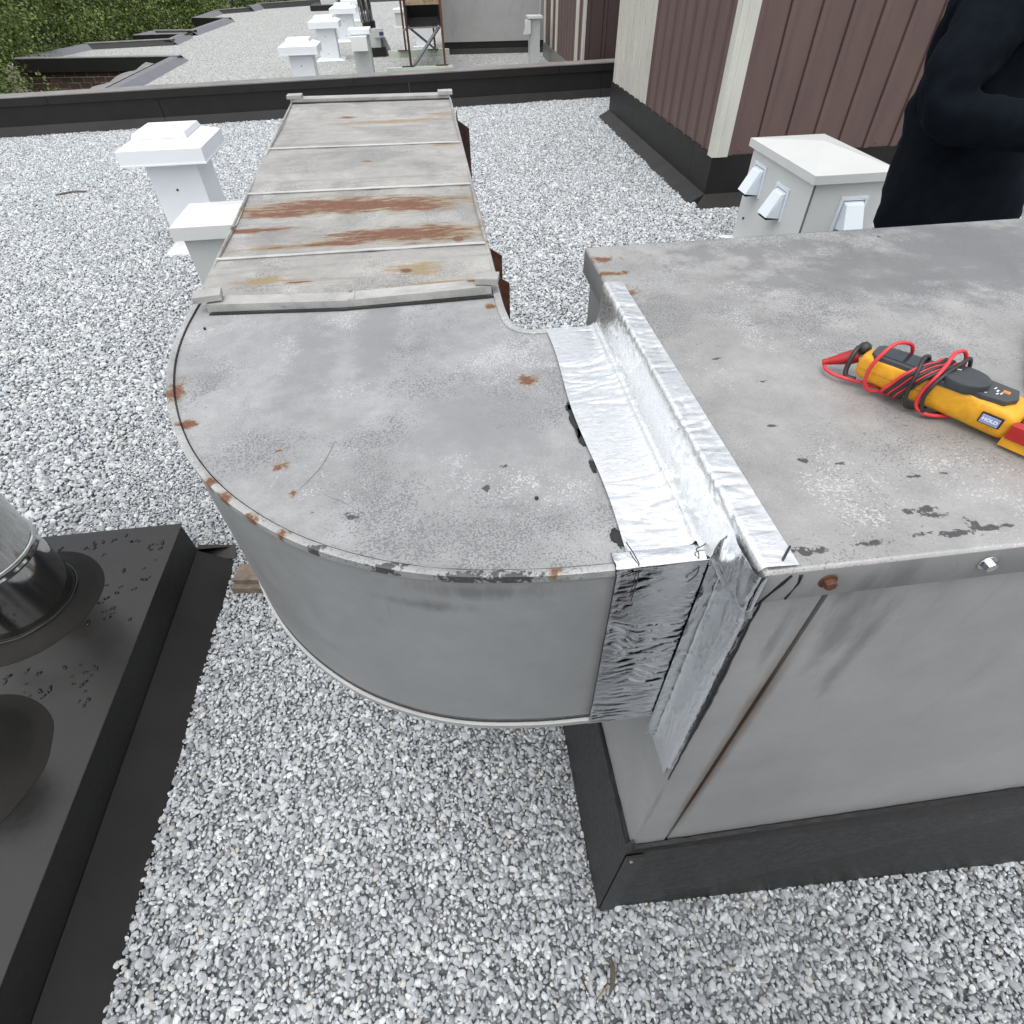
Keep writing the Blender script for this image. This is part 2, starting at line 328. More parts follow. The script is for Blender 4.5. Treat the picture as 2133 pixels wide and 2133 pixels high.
def tube(bm, pts, r, seg=8, close=False, cap=True):
    pts = [Vector(p) for p in pts]; n = len(pts); rings = []
    up = Vector((0, 0, 1)); t0 = (pts[1]-pts[0]).normalized()
    if abs(t0.dot(up)) > .95: up = Vector((1, 0, 0))
    a = t0.cross(up).normalized()
    for i, p in enumerate(pts):
        t = (pts[(i+1) % n]-pts[i-1]) if (close or 0 < i < n-1) else (pts[1]-pts[0] if i == 0 else pts[-1]-pts[-2])
        t.normalize(); a = (a-t*a.dot(t)).normalized(); b = t.cross(a)
        rr = r[i] if isinstance(r, (list, tuple)) else r
        rings.append([bm.verts.new(p+(a*math.cos(k*2*math.pi/seg)+b*math.sin(k*2*math.pi/seg))*rr) for k in range(seg)])
    for i in range(n if close else n-1):
        A, Bq = rings[i], rings[(i+1) % n]
        for k in range(seg): bm.faces.new((A[k], A[(k+1) % seg], Bq[(k+1) % seg], Bq[k]))
    if not close and cap: bm.faces.new(rings[0][::-1]); bm.faces.new(rings[-1])
    return bm
def catmull(P, n=8, close=False):
    P = [Vector(p) for p in P]; out = []; N = len(P)
    for i in range(N if close else N-1):
        g = lambda k: P[k % N] if close else P[max(0, min(N-1, k))]
        a, b, c, d = g(i-1), g(i), g(i+1), g(i+2)
        for k in range(n):
            t = k/n
            out.append(.5*((2*b)+(c-a)*t+(2*a-5*b+4*c-d)*t*t+(3*b-a-3*c+d)*t**3))
    if not close: out.append(P[-1])
    return out
def lathe(bm, cx, cy, prof, seg=40):
    rings = [[bm.verts.new((cx+r*math.cos(k*2*math.pi/seg), cy+r*math.sin(k*2*math.pi/seg), z)) for k in range(seg)] for r, z in prof]
    for A, Bq in zip(rings, rings[1:]):
        for k in range(seg): bm.faces.new((A[k], A[(k+1) % seg], Bq[(k+1) % seg], Bq[k]))
    return bm
def prism(bm, poly, z0, z1):
    return hexa(bm, [(x, y, z0) for x, y in poly], [(x, y, z1) for x, y in poly])
def copy_tree(o, parent=None):
    c = o.copy(); COL.objects.link(c); c.parent = parent
    for ch in list(o.children): copy_tree(ch, c)
    return c
def strip3(bm, pts, w, th, nrm):
    """flat ribbon along pts, width w (list or number), thickness th along nrm"""
    nrm = Vector(nrm).normalized(); pts = [Vector(p) for p in pts]; rows = []
    for i, p in enumerate(pts):
        t = (pts[min(i+1, len(pts)-1)]-pts[max(i-1, 0)]).normalized(); s = t.cross(nrm).normalized()
        ww = (w[i] if isinstance(w, (list, tuple)) else w)/2
        rows.append([bm.verts.new(p-s*ww), bm.verts.new(p+s*ww), bm.verts.new(p+s*ww+nrm*th), bm.verts.new(p-s*ww+nrm*th)])
    for a, b in zip(rows, rows[1:]):
        for k in range(4): bm.faces.new((a[k], a[(k+1) % 4], b[(k+1) % 4], b[k]))
    bm.faces.new(rows[0][::-1]); bm.faces.new(rows[-1]); return bm
def text(s, size, M, m, parent, name='print', ext=.0003, bold=0):
    cu = bpy.data.curves.new(name, 'FONT'); cu.body = s; cu.size = size; cu.extrude = ext; cu.align_x = 'CENTER'; cu.align_y = 'CENTER'; cu.offset = bold
    to = bpy.data.objects.new(name, cu); COL.objects.link(to)
    dg = bpy.context.evaluated_depsgraph_get(); me = bpy.data.meshes.new_from_object(to.evaluated_get(dg))
    bpy.data.objects.remove(to); me.transform(M); me.transform(Matrix.Translation(-org(parent))); me.materials.clear(); me.materials.append(m)
    me.name = name; o = bpy.data.objects.new(name, me); COL.objects.link(o); o.parent = parent; return o

# ------------------------------------------------------------ ground and roofs
bm = B(); box(bm, -400, 400, -200, 700, -6.4, -6.2); struct(obj('ground', bm, M_lawn))
bm = B(); v = [bm.verts.new(c) for c in ((-10.5, -6, -.012), (12, -6, -.012), (12, 11.9, -.012), (3.0, 11.9, -.012), (-10.5, 11.0, -.012))]; bm.faces.new(v)
struct(obj('near_roof_bed', bm, M_grav_near))
EDGE = [(-5.87,11.6),(-5.87,18.07),(-9.8,18.75),(-9.15,21.2),(-7.02,21.45),(-7.02,22.9),(-8.4,23.0),(-8.2,23.9),(-7.02,23.6),(-6.75,27.4),(-8.0,28.0),(-7.9,30.8),(-6.8,31.5),(-6.6,32.5),(-3.6,34.0),(1.0,34.6),(9.5,35)]
bm = B(); v = [bm.verts.new((x, y, 0)) for x, y in EDGE+[(12, 35), (12, 12.1), (3.15, 12.1)]]; bm.faces.new(v)
struct(obj('far_roof_gravel', bm, M_grav_far))
# building walls below the roof edges
wall = thing('building_wall', 'dark brick building walls below the roof edges, seen past the notch', 'wall', (-5.9, 12, -6))
bm = B()
P = EDGE
for (x0, y0), (x1, y1) in zip(P, P[1:]):
    if abs(x0+5.87) < .1 and y0 > 18: continue
    vs = [bm.verts.new(c) for c in ((x0-.03, y0, -6.2), (x1-.03, y1, -6.2), (x1-.03, y1, -.02), (x0-.03, y0, -.02))]; bm.faces.new(vs)
for (x0, y0), (x1, y1) in (((-10.6, 11.2), (-5.87, 11.6)), ((-10.6, -6), (-10.6, 11.2))):
    vs = [bm.verts.new(c) for c in ((x0, y0, -6.2), (x1, y1, -6.2), (x1, y1, -.02), (x0, y0, -.02))]; bm.faces.new(vs)
obj('wall_face', bm, M_brick_mats[1], wall)

# ------------------------------------------------------------ gravel (one mass of pebbles)
pc = bpy.data.collections.new('pebble_shapes')
rg = np.random.default_rng(5)
for i in range(9):
    bm = B(); bmesh.ops.create_icosphere(bm, subdivisions=2, radius=.5)
    sd_ = Vector((i*13.1, i*7.7, 0)); fl = [Vector(rg.normal(size=3)).normalized() for _ in range(10)]
    for vv in bm.verts:
        d = vv.co.normalized(); r = .5+.14*noise.noise(d*1.3+sd_)
        for f_ in fl:
            c_ = d.dot(f_)
            if c_ > .1: r = min(r, .375/c_)
        vv.co = d*r
    ex = 1.0+.45*rg.random(); ey = .75+.25*rg.random()
    for vv in bm.verts: vv.co = Vector((vv.co.x*ex, vv.co.y*ey, vv.co.z*(.55+.3*rg.random()*0+.12*(i % 3))))
    me = bpy.data.meshes.new('pebble_%d' % i); bm.to_mesh(me); bm.free(); me.materials.append(M_peb)
    for pl in me.polygons: pl.use_smooth = True
    try: me.set_sharp_from_angle(angle=R(20))
    except Exception: pass
    po = bpy.data.objects.new('pebble_shape_%d' % i, me); pc.objects.link(po)
def field(x0, x1, y0, y1, s, dens=1.0):
    xs = np.arange(x0, x1, s); ys = np.arange(y0, y1, s*.9); X, Y = np.meshgrid(xs, ys); X = X.ravel(); Y = Y.ravel()
    X = X+rg.uniform(-.55, .55, X.size)*s; Y = Y+rg.uniform(-.55, .55, Y.size)*s
    return X, Y
Xs, Ys, Ss = [], [], []
for (x0, x1, y0, y1, s, sz) in ((-1.9, 2.6, -.35, 3.2, .0116, .0176), (-8.2, 5.6, 3.2, 11.9, .0195, .027), (-3.2, -1.9, -.35, 3.2, .0185, .026), (2.6, 3.8, .5, 3.2, .0185, .026)):
    X, Y = field(x0, x1, y0, y1, s); k = np.ones(X.size, bool)
    k &= ~((X > .27) & (X < 1.9) & (Y > .29) & (Y < .97))
    k &= ~((X < -1.13) & (X > -2.8) & (Y < 1.76))
    k &= ~((X > 2.66) & (Y > 6.0) & (Y < 10.1))
    k &= Y < 11.36+.088*X-.02
    k &= np.abs(X) < 1.35*Y+2.2
    X, Y = X[k], Y[k]; Xs.append(X); Ys.append(Y); Ss.append(sz*np.clip(np.exp(rg.normal(0, .34, X.size)), .45, 2.2)*.80)
X = np.concatenate(Xs); Y = np.concatenate(Ys); Sz = np.concatenate(Ss); n = X.size
Z = rg.uniform(-.007, .004, n)+.004*np.sin(X*5.1+2*np.sin(Y*3.3))*np.sin(Y*4.3+np.sin(X*2.7))-.10*(Sz-.02)
Rt = np.stack([rg.normal(0, .45, n), rg.normal(0, .45, n), rg.uniform(0, 6.283, n)], 1)
me = bpy.data.meshes.new('gravel'); me.vertices.add(n); me.vertices.foreach_set('co', np.stack([X, Y, Z], 1).astype(np.float32).ravel())
a = me.attributes.new('rot', 'FLOAT_VECTOR', 'POINT'); a.data.foreach_set('vector', Rt.astype(np.float32).ravel())
a = me.attributes.new('siz', 'FLOAT', 'POINT'); a.data.foreach_set('value', Sz.astype(np.float32))
a = me.attributes.new('idx', 'INT', 'POINT'); a.data.foreach_set('value', rg.integers(0, 9, n).astype(np.int32))
gr = bpy.data.objects.new('gravel', me); COL.objects.link(gr); gr['kind'] = 'stuff'; tag(gr, 'loose pale grey gravel spread over the near flat roof', 'gravel')
ng = bpy.data.node_groups.new('scatter', 'GeometryNodeTree')
ng.interface.new_socket('Geometry', in_out='INPUT', socket_type='NodeSocketGeometry'); ng.interface.new_socket('Geometry', in_out='OUTPUT', socket_type='NodeSocketGeometry')
gi = ng.nodes.new('NodeGroupInput'); go = ng.nodes.new('NodeGroupOutput'); ip = ng.nodes.new('GeometryNodeInstanceOnPoints')
ci = ng.nodes.new('GeometryNodeCollectionInfo'); ci.inputs[0].default_value = pc; ci.inputs['Separate Children'].default_value = True; ci.inputs['Reset Children'].default_value = True
def na(nm, ty):
    x = ng.nodes.new('GeometryNodeInputNamedAttribute'); x.data_type = ty; x.inputs['Name'].default_value = nm; return x.outputs[0]
lk = ng.links.new
lk(gi.outputs[0], ip.inputs['Points']); lk(ci.outputs[0], ip.inputs['Instance']); ip.inputs['Pick Instance'].default_value = True
lk(na('idx', 'INT'), ip.inputs['Instance Index']); lk(na('rot', 'FLOAT_VECTOR'), ip.inputs['Rotation']); lk(na('siz', 'FLOAT'), ip.inputs['Scale']); lk(ip.outputs[0], go.inputs[0])
md = gr.modifiers.new('scatter', 'NODES'); md.node_group = ng

# ------------------------------------------------------------ big grey cabinet (right)
CX0, CX1, CY0, CY1 = .255, 1.75, .276, .975
curb = thing('equipment_curb', 'black metal curb standing in the gravel under the large grey cabinet', 'curb', (1.0, .6, 0))
bm = B(); hexa(bm, [(CX0-.004, CY0-.002, -.03), (CX1, .22, -.03), (CX1, CY1+.02, -.03), (CX0-.004, CY1+.02, -.03)], [(CX0-.002, CY0-.001, .652), (CX1, CY0-.008, .652), (CX1, CY1+.004, .652), (CX0-.002, CY1+.004, .652)]); obj('curb_side', bm, M_flash, curb)
bm = B(); hexa(bm, [(CX0-.004, CY0-.004, .648), (CX1, CY0-.030, .618), (CX1, CY1+.01, .65), (CX0-.004, CY1+.01, .65)], [(CX0-.003, CY0-.003, .690), (CX1, CY0-.006, .690), (CX1, CY1+.006, .69), (CX0-.003, CY1+.006, .69)]); obj('cap_flashing', bm, M_flash2, curb)
bm = B(); box(bm, CX0-.001, CX0+.04, CY0-.010, CY0-.0045, .02, .63); obj('corner_patch', bm, M_flash2, curb, bevel=.001)
bm = B()
pts = [(CX0-.004+i*.02, CY0-.006, .700+.004*noise.noise(Vector((i*.7, 0, 0)))) for i in range(75)]; tube(bm, pts, [.008+.003*noise.noise(Vector((i*.9, 3, 0))) for i in range(75)], 6)
pts = [(CX0-.004, CY0+i*.02, .700+.006*noise.noise(Vector((i*.7, 9, 0)))) for i in range(35)]; tube(bm, pts, [.006+.003*noise.noise(Vector((i*.9, 13, 0))) for i in range(35)], 6)
tube(bm, [(CX0-.002, CY0-.003, .70), (CX0-.003, CY0-.004, .745)], [.010, .004], 6)
obj('sealant_bead', bm, M_mast, curb, smooth=True)
bm = B(); tube(bm, [(CX0+.012, CY0-.012, .60), (CX0+.012, CY0-.004, .60)], .005, 8); obj('screw', bm, M_bolt, curb)

cab = thing('ventilation_cabinet', 'large grey galvanised metal cabinet with the yellow meter lying on its top', 'cabinet', (1.0, .6, .70))
bm = B(); box(bm, CX0, .3245, CY0, CY1, .70, 1.58); obj('corner_post', bm, M_cab_side, cab, bevel=.006)
bm = B(); box(bm, .3246, .3318, CY0+.008, CY1-.006, .70, 1.58); obj('seam_gap', bm, M_rustdark, cab)
bm = B(); box(bm, .332, CX1, CY0+.001, CY1-.001, .70, 1.58); obj('front_panel', bm, M_cab_side, cab, bevel=.005)
bm = B(); t_ = .0
nx, ny = 60, 30
grid = [[bm.verts.new((CX0-.008+(CX1-CX0+.016)*i/nx, CY0-.008+(CY1-CY0+.016)*j/ny, 1.618+.004*noise.noise(Vector((i*.08, j*.11, 2)))*(1 if 0 < i < nx and 0 < j < ny else 0))) for j in range(ny+1)] for i in range(nx+1)]
for i in range(nx):
    for j in range(ny): bm.faces.new((grid[i][j], grid[i+1][j], grid[i+1][j+1], grid[i][j+1]))
obj('top_sheet', bm, M_cab_top, cab, smooth='all')
# folded lip around the top, rolled over at the edge
def lip(prof_pts, name, m):
    bm = B(); rings = []
    for (dx, z) in prof_pts:
        a, b = CX0-.008-dx, CY0-.008-dx; c, d = CX1+.008+dx, CY1+.008+dx
        rings.append([bm.verts.new(q) for q in ((a, b, z), (c, b, z), (c, d, z), (a, d, z))])
    for A, Bq in zip(rings, rings[1:]):
        for k in range(4): bm.faces.new((A[k], Bq[k], Bq[(k+1) % 4], A[(k+1) % 4]))
    return obj(name, bm, m, cab, smooth='all')
lip([(0, 1.6182), (.0022, 1.6172), (.0034, 1.6145)], 'rolled_edge', M_cab_top)
lip([(.0034, 1.6145), (.0038, 1.575), (.0025, 1.573), (-.004, 1.573)], 'edge_lip', M_cab_side)
for (x, mm, lab) in ((.306, M_rustmetal, 'rusted bolt head'), (.457, M_bolt, 'shiny bolt head')):
    bm = B(); y = CY0-.012
    bmesh.ops.create_cone(bm, cap_ends=True, segments=16, radius1=.0085, radius2=.0085, depth=.0015, matrix=Matrix.Translation((x, y-.0008, 1.598)) @ Matrix.Rotation(R(90), 4, 'X'))
    bmesh.ops.create_cone(bm, cap_ends=True, segments=6, radius1=.0062, radius2=.0056, depth=.006, matrix=Matrix.Translation((x, y-.0045, 1.598)) @ Matrix.Rotation(R(90), 4, 'X'))
    obj('bolt', bm, mm, cab, bevel=.0006, label=lab)
for (pts, w) in (([(.268, CY0-.0122, 1.612), (.263, CY0-.0124, 1.602), (.257, CY0-.0124, 1.590), (.250, CY0-.0124, 1.575)], (.001, .0016, .001, .0012)), ([(.277, CY0-.0122, 1.611), (.2785, CY0-.0124, 1.600), (.277, CY0-.0124, 1.590), (.274, CY0-.0124, 1.577)], (.0016, .0010, .0004, .0012))):
    bm = B(); tube(bm, pts, list(w), 6); obj('mastic_smear', bm, M_mast, cab)

# ------------------------------------------------------------ duct: elbow and straight run
DZ0, DZ1 = 1.222, 1.555
elb = thing('duct_elbow', 'grey galvanised duct elbow curving into the cabinet, rust spots round its edge', 'duct', (-.1, .7, DZ0))
OUT = catmull([(.262,.333,0),(.12,.333,0),(.04,.338,0),(-.04,.351,0),(-.12,.379,0),(-.20,.425,0),(-.28,.497,0),(-.345,.585,0),(-.395,.69,0),(-.428,.80,0),(-.443,.91,0),(-.445,1.03,0)], 7)
INN = catmull([(.262,.822,0),(.150,.822,0),(.118,.826,0),(.098,.845,0),(.091,.88,0),(.088,.94,0),(.088,1.03,0)], 5)
OUT = [(p.x, p.y) for p in OUT]; INN = [(p.x, p.y) for p in INN]
def wallstrip(path, z0, z1, off=0, nz=4):
    bm = B(); P_ = [Vector((x, y, 0)) for x, y in path]; cols = []
    for i, p in enumerate(P_):
        t = (P_[min(i+1, len(P_)-1)]-P_[max(i-1, 0)]).normalized(); s = Vector((t.y, -t.x, 0))*off
        cols.append([bm.verts.new((p.x+s.x, p.y+s.y, z0+(z1-z0)*k/nz)) for k in range(nz+1)])
    for a, b in zip(cols, cols[1:]):
        for k in range(nz): bm.faces.new((a[k], b[k], b[k+1], a[k+1]))
    return bm
obj('curved_side', wallstrip(OUT, DZ0+.004, DZ1-.004), M_duct_side, elb, smooth='all')
obj('inner_side', wallstrip(INN, DZ0, DZ1-.004), M_duct_side, elb, smooth='all')
def resample(path, n):
    P_ = [Vector((x, y, 0)) for x, y in path]; L = [0]
    for a, b in zip(P_, P_[1:]): L.append(L[-1]+(b-a).length)
    out = []
    for k in range(n):
        s = L[-1]*k/(n-1); i = max(j for j in range(len(L)) if L[j] <= s+1e-9); i = min(i, len(P_)-2)
        f = (s-L[i])/(L[i+1]-L[i]); out.append(P_[i].lerp(P_[i+1], f))
    return out
A_, C_ = resample(OUT, 90), resample(INN, 90)
def plate(z, name, m, sag=0):
    bm = B(); rows = []
    for a, b in zip(A_, C_):
        rows.append([bm.verts.new((a.lerp(b, k/24).x, a.lerp(b, k/24).y, z+sag*noise.noise(a.lerp(b, k/24)*7)*(0 if k in (0, 24) else 1))) for k in range(25)])
    for a, b in zip(rows, rows[1:]):
        for k in range(24): bm.faces.new((a[k], b[k], b[k+1], a[k+1]))
    return obj(name, bm, m, elb, smooth='all')
plate(DZ1, 'top_sheet', M_elbow_top, .0018); plate(DZ0, 'bottom_sheet', M_duct_side)
def hem(path, off0, off1, z0, z1):
    bm = B(); P_ = [Vector((x, y, 0)) for x, y in path]; rows = []
    for i, p in enumerate(P_):
        t = (P_[min(i+1, len(P_)-1)]-P_[max(i-1, 0)]).normalized(); s = Vector((-t.y, t.x, 0))
        w = .0006*noise.noise(Vector((i*.35, 0, 5)))
        q = [(off0, z0), (off1, z0), (off1, z1-.0015), ((off0+off1)/2, z1+w), (off0, z1-.0015)]
        rows.append([bm.verts.new((p.x+s.x*a, p.y+s.y*a, z)) for a, z in q])
    for a, b in zip(rows, rows[1:]):
        for k in range(5): bm.faces.new((a[k], b[k], b[(k+1) % 5], a[(k+1) % 5]))
    return bm
OUTH = [q for q in OUT if q[0] < .142]; INH = [q for q in INN if q[0] < .153]
M_hem2 = mat_galv('galvanised_lower_hem', .36, specks=False, mott=.5); M_seamlt = mat_galv('seam_painted_highlight', .42, specks=False, mott=.6)  # the lighter seam metal paints a highlight along the duct seams
M_hem = mat_galv('galvanised_hem', .32, ELBOW_RUST, specks=True, mott=.8, dark=[(-.10,.366,.045,.006),(-.02,.343,.05,.006),(.03,.336,.03,.006),(-.165,.40,.012,.006)])
obj('rolled_hem', hem(OUTH, -.0070, .0022, DZ1-.0065, DZ1+.0045), M_hem, elb, smooth=True)
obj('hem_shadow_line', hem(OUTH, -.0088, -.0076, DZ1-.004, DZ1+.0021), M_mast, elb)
obj('lower_hem', hem(OUTH, -.006, .0050, DZ0-.016, DZ0-.005), M_hem2, elb, smooth=True)
obj('lower_seam', hem(OUTH, -.006, .0008, DZ0-.005, DZ0+.003), M_mast, elb)  # black strip puts the groove's shadow into the colour
obj('inner_hem', hem(INH[::-1], -.0095, .0030, DZ1-.012, DZ1+.0040), M_hem, elb, smooth=True)
for i in range(2):
    bm = B()
    pts = catmull([(-.195,.50,DZ1+.0008),(-.183,.52,DZ1+.0008),(-.172,.545,DZ1+.0008),(-.163,.585,DZ1+.0008)] if i else [(-.165,.486,DZ1+.0008),(-.14,.468,DZ1+.0008),(-.12,.45,DZ1+.0008)], 5); strip3(bm, pts, .0009, .0004, (0, 0, 1)); obj('scratch', bm, M_hem, elb)
for c_ in ((.075, .444, DZ1+.002), (-.405, .915, DZ1+.002)):
    bm = B(); bmesh.ops.create_icosphere(bm, subdivisions=2, radius=.0024, matrix=Matrix.Translation(c_)); obj('rivet', bm, M_mast, elb, smooth=True)
# straight run, widening slightly away from the camera
run = thing('straight_duct', 'straight grey metal duct with four rust-streaked panels running away from the elbow', 'duct', (-.2, 1.8, DZ0))
xl = lambda y: -.443-.0555*(y-1.03) if y < 1.6 else -.475-.052*(y-1.6)
xr = lambda y: .087-.0035*(y-1.03)
ys = [1.033, 1.20, 1.60, 2.02, 2.70]
for k in range(4):
    y0, y1 = ys[k]+.001, ys[k+1]-.001
    if k == 3:
        y1 = 2.70
    bm = B(); rows = []
    for j in range(13):
        y = y0+(y1-y0)*j/12; z = DZ1+.005*math.sin(math.pi*j/12)*(-1)**k*.9
        rows.append([bm.verts.new((xl(y)+(xr(y)-xl(y))*i/16, y+.06*(1-i/16)*(y-1.03)/1.67, z+.0012*noise.noise(Vector((i*.5, y*5, k))))) for i in range(17)])
    for a, b in zip(rows, rows[1:]):
        for i in range(16): bm.faces.new((a[i], a[i+1], b[i+1], b[i]))
    side = [rows[0][0], rows[-1][0], rows[0][16], rows[-1][16]]
    zz = DZ0
    for s_ in (0, 16):
        low = [bm.verts.new((r_[s_].co.x, r_[s_].co.y, zz)) for r_ in (rows[0], rows[-1])]
        bm.faces.new([r_[s_] for r_ in rows]+[low[1], low[0]] if s_ == 0 else [low[0], low[1]]+[r_[s_] for r_ in rows][::-1])
    obj('panel', bm, M_duct_top, run, smooth=True)
for k, y in enumerate(ys[1:4]):
    bm = B(); pts = [(xl(y)+(xr(y)-xl(y))*i/16, y+.06*(1-i/16)*(y-1.03)/1.67, DZ1+.0028+.0012*noise.noise(Vector((i*.6, k*9, 1)))) for i in range(17)]
    tube(bm, pts, .0030, 6); obj('standing_seam', bm, M_seamlt, run, smooth=True)
bm = B(); hexa(bm, [(xl(1.03), 1.035, DZ0), (xr(1.03), 1.035, DZ0), (xr(2.7), 2.70, DZ0), (xl(2.7), 2.76, DZ0)], [(xl(1.03), 1.035, DZ0+.004), (xr(1.03), 1.035, DZ0+.004), (xr(2.7), 2.70, DZ0+.004), (xl(2.7), 2.76, DZ0+.004)]); obj('bottom_sheet', bm, M_duct_side, run)
bm = B(); tube(bm, [(xr(y)+.001, y, DZ1+.001) for y in (1.04, 1.5, 2.0, 2.69)], .0045, 6); tube(bm, [(xl(y)-.001, y+.06*(y-1.03)/1.67, DZ1+.001) for y in (1.04, 1.3, 1.6, 2.0, 2.69)], .0035, 6); obj('side_hem', bm, M_duct_top, run, smooth=True)
def cleat(y0, y1, xa, xb, nm, th=.008, dy=.0):
    t = thing(nm, '', 'joint cleat', ((xa+xb)/2, y0, DZ1)); return t
# flanged joint with cleats: the strap across the near joint
M_cleat = mat_galv('weathered_cleat', .35, [(-.17,.985,.006,.01),(.045,.99,.01,.008),(.03,1.02,.05,.006)], specks=False, streak=(.3, 2, 1), tint=(1.02, 1.01, .98))
bm = B(); hexa(bm, [(-.412, .972, DZ1+.003), (-.18, .952, DZ1+.003), (.075, .962, DZ1+.003), (.075, .995, DZ1+.003), (-.18, .985, DZ1+.003), (-.412, 1.006, DZ1+.003)], [(-.412, .972, DZ1+.016), (-.18, .952, DZ1+.015), (.075, .962, DZ1+.017), (.075, .995, DZ1+.017), (-.18, .985, DZ1+.015), (-.412, 1.006, DZ1+.016)]); obj('joint_strap', bm, M_cleat, run, bevel=.0015)
for (x, y, a, L) in ((-.410, .990, R(10), .045), (.070, .980, R(-12), .040)):
    bm = B(); M = Matrix.Translation((x, y, DZ1+.019)) @ Matrix.Rotation(a, 4, 'Z'); box(bm, -L/2, L/2, -.016, .016, 0, .010, M); obj('corner_clip', bm, M_cleat, run, bevel=.002)
bm = B(); box(bm, -.172, -.162, .954, .984, DZ1+.013, DZ1+.0168); obj('strap_overlap', bm, M_cleat, run)
bm = B(); box(bm, -.41, .085, .998, 1.034, DZ1-.012, DZ1+.0015); obj('joint_gap', bm, M_duct_top, run)
bm = B(); strip3(bm, [(-.41, .967, DZ1+.001), (-.18, .946, DZ1+.001), (.08, .956, DZ1+.001)], .006, .001, (0, 0, 1)); obj('joint_shadow_gap', bm, M_mast, run)
bm = B(); hexa(bm, [(-.537, 2.755, DZ1+.002), (.083, 2.70, DZ1+.002), (.083, 2.76, DZ1+.002), (-.537, 2.815, DZ1+.002)], [(-.537, 2.755, DZ1+.012), (.083, 2.70, DZ1+.012), (.083, 2.76, DZ1+.012), (-.537, 2.815, DZ1+.012)]); obj('end_strap', bm, M_cleat, run, bevel=.003)
for x, y in ((-.52, 2.77), (.065, 2.715)):
    bm = B(); box(bm, x-.028, x+.028, y-.018, y+.03, DZ1+.013, DZ1+.024); obj('corner_clip', bm, M_cleat, run, bevel=.004)
bm = B(); strip3(bm, [(-.535, 2.745, DZ1+.001), (.085, 2.69, DZ1+.001)], .016, .002, (0, 0, 1)); obj('end_shadow_gap', bm, M_mast, run)
bm = B(); hexa(bm, [(-.535, 2.76, -.01), (.08, 2.71, -.01), (.08, 3.1, -.01), (-.535, 3.16, -.01)], [(-.535, 2.76, DZ1), (.08, 2.71, DZ1), (.08, 3.1, DZ1-.12), (-.535, 3.16, DZ1-.12)]); obj('drop_duct', bm, M_duct_side, run)
# rusted angle posts
def post(x, y, zt, s, m, lab):
    t = thing('duct_support_post', lab, 'support', (x, y, 0), 'rusted angle posts holding the duct')
    bm = B(); hexa(bm, [(x, y, -.01), (x+s*.045, y, -.01), (x+s*.045, y+.004, -.01), (x, y+.004, -.01)], [(x, y, zt), (x+s*.045, y, zt-.03), (x+s*.045, y+.004, zt-.03), (x, y+.004, zt)]); obj('front_flange', bm, m, t)
    bm = B(); hexa(bm, [(x, y+.0045, -.01), (x+s*.004, y+.0045, -.01), (x+s*.004, y+.055, -.01), (x, y+.055, -.01)], [(x, y+.0045, zt), (x+s*.004, y+.0045, zt), (x+s*.004, y+.055, zt+.02), (x, y+.055, zt+.02)]); obj('side_flange', bm, m, t)
    return t
post(.098, 1.44, 1.465, 1, M_rustmetal, 'rust-brown angle post on the right of the duct, nearest the elbow')
post(.100, 1.30, 1.455, 1, M_rustmetal, 'tall rust-brown angle post just right of the duct beside the second panel')
post(.100, 2.62, 1.50, 1, M_rustdark, 'dark rusted angle post at the far right end of the duct')
post(-.500, 1.47, 1.50, -1, M_greystrut, 'grey angle post left of the duct, the farther of two pointed tops')
post(-.487, 1.37, 1.50, -1, M_greystrut, 'grey angle post left of the duct, the nearer of two pointed tops')
post(.095, .90, 1.49, 1, M_rustdark, 'short dark rusted angle post tucked inside the elbow corner')

# ------------------------------------------------------------ foil tape
def foil(rows, name, m, parent, amp, fr, label=None, thick=.0006, ripple=0):
    """rows: list of polylines (same length) in 3D, surface between; wrinkled along local normal"""
    bm = B(); nu, nv = len(rows), len(rows[0]); G = [[Vector(p) for p in r] for r in rows]; V = []
    for i in range(nu):
        rr = []
        for j in range(nv):
            a = G[min(i+1, nu-1)][j]-G[max(i-1, 0)][j]; b = G[i][min(j+1, nv-1)]-G[i][max(j-1, 0)]
            nn = a.cross(b); nn = nn.normalized() if nn.length > 1e-9 else Vector((0, 0, 1))
            p = G[i][j]; q = Vector((p.x*fr[0], p.y*fr[1], p.z*fr[2]))
            w = noise.noise(q*.45+Vector((7, 1, 2)))*2.4
            h = (1-abs(noise.noise(q+Vector((0, w, w)))*2.2))**3*.55+noise.noise(q*.35)*1.1+.35*(1-abs(noise.noise(q*2.3+Vector((w, 3, 0)))*2.2))**2
            if ripple:
                xx = (p.x-.137)/.117; dz = (DZ1-p.z)/.33
                wz = p.z*95+2.2*noise.noise(Vector((p.x*22, p.z*16, 1)))+xx*1.6*(1+noise.noise(Vector((p.z*10, 2, 8))))
                mk = max(0, min(1, 1.3*noise.noise(Vector((p.x*17, p.z*13, 3)))+.72-max(0, .40-dz)*2.4*(1-xx)))
                r1 = (1-abs(noise.noise(Vector((p.x*9, .5, wz)))*2.4)); r2 = (1-abs(noise.noise(Vector((p.x*26+wz*.2, 4.5, wz*1.9)))*2.4))
                h = h*.30+ripple*mk*(max(0, r1)**2*1.0+max(0, r2)**2*.45)
            e = min(1, min(i, nu-1-i)/4, min(j, nv-1-j)/4)
            rr.append(bm.verts.new(p+nn*(thick+amp*max(0, h)*(.25+.75*e))))
        V.append(rr)
    for i in range(nu-1):
        for j in range(nv-1): bm.faces.new((V[i][j], V[i+1][j], V[i+1][j+1], V[i][j+1]))
    o = obj(name, bm, m, parent, smooth='all', label=label); return o
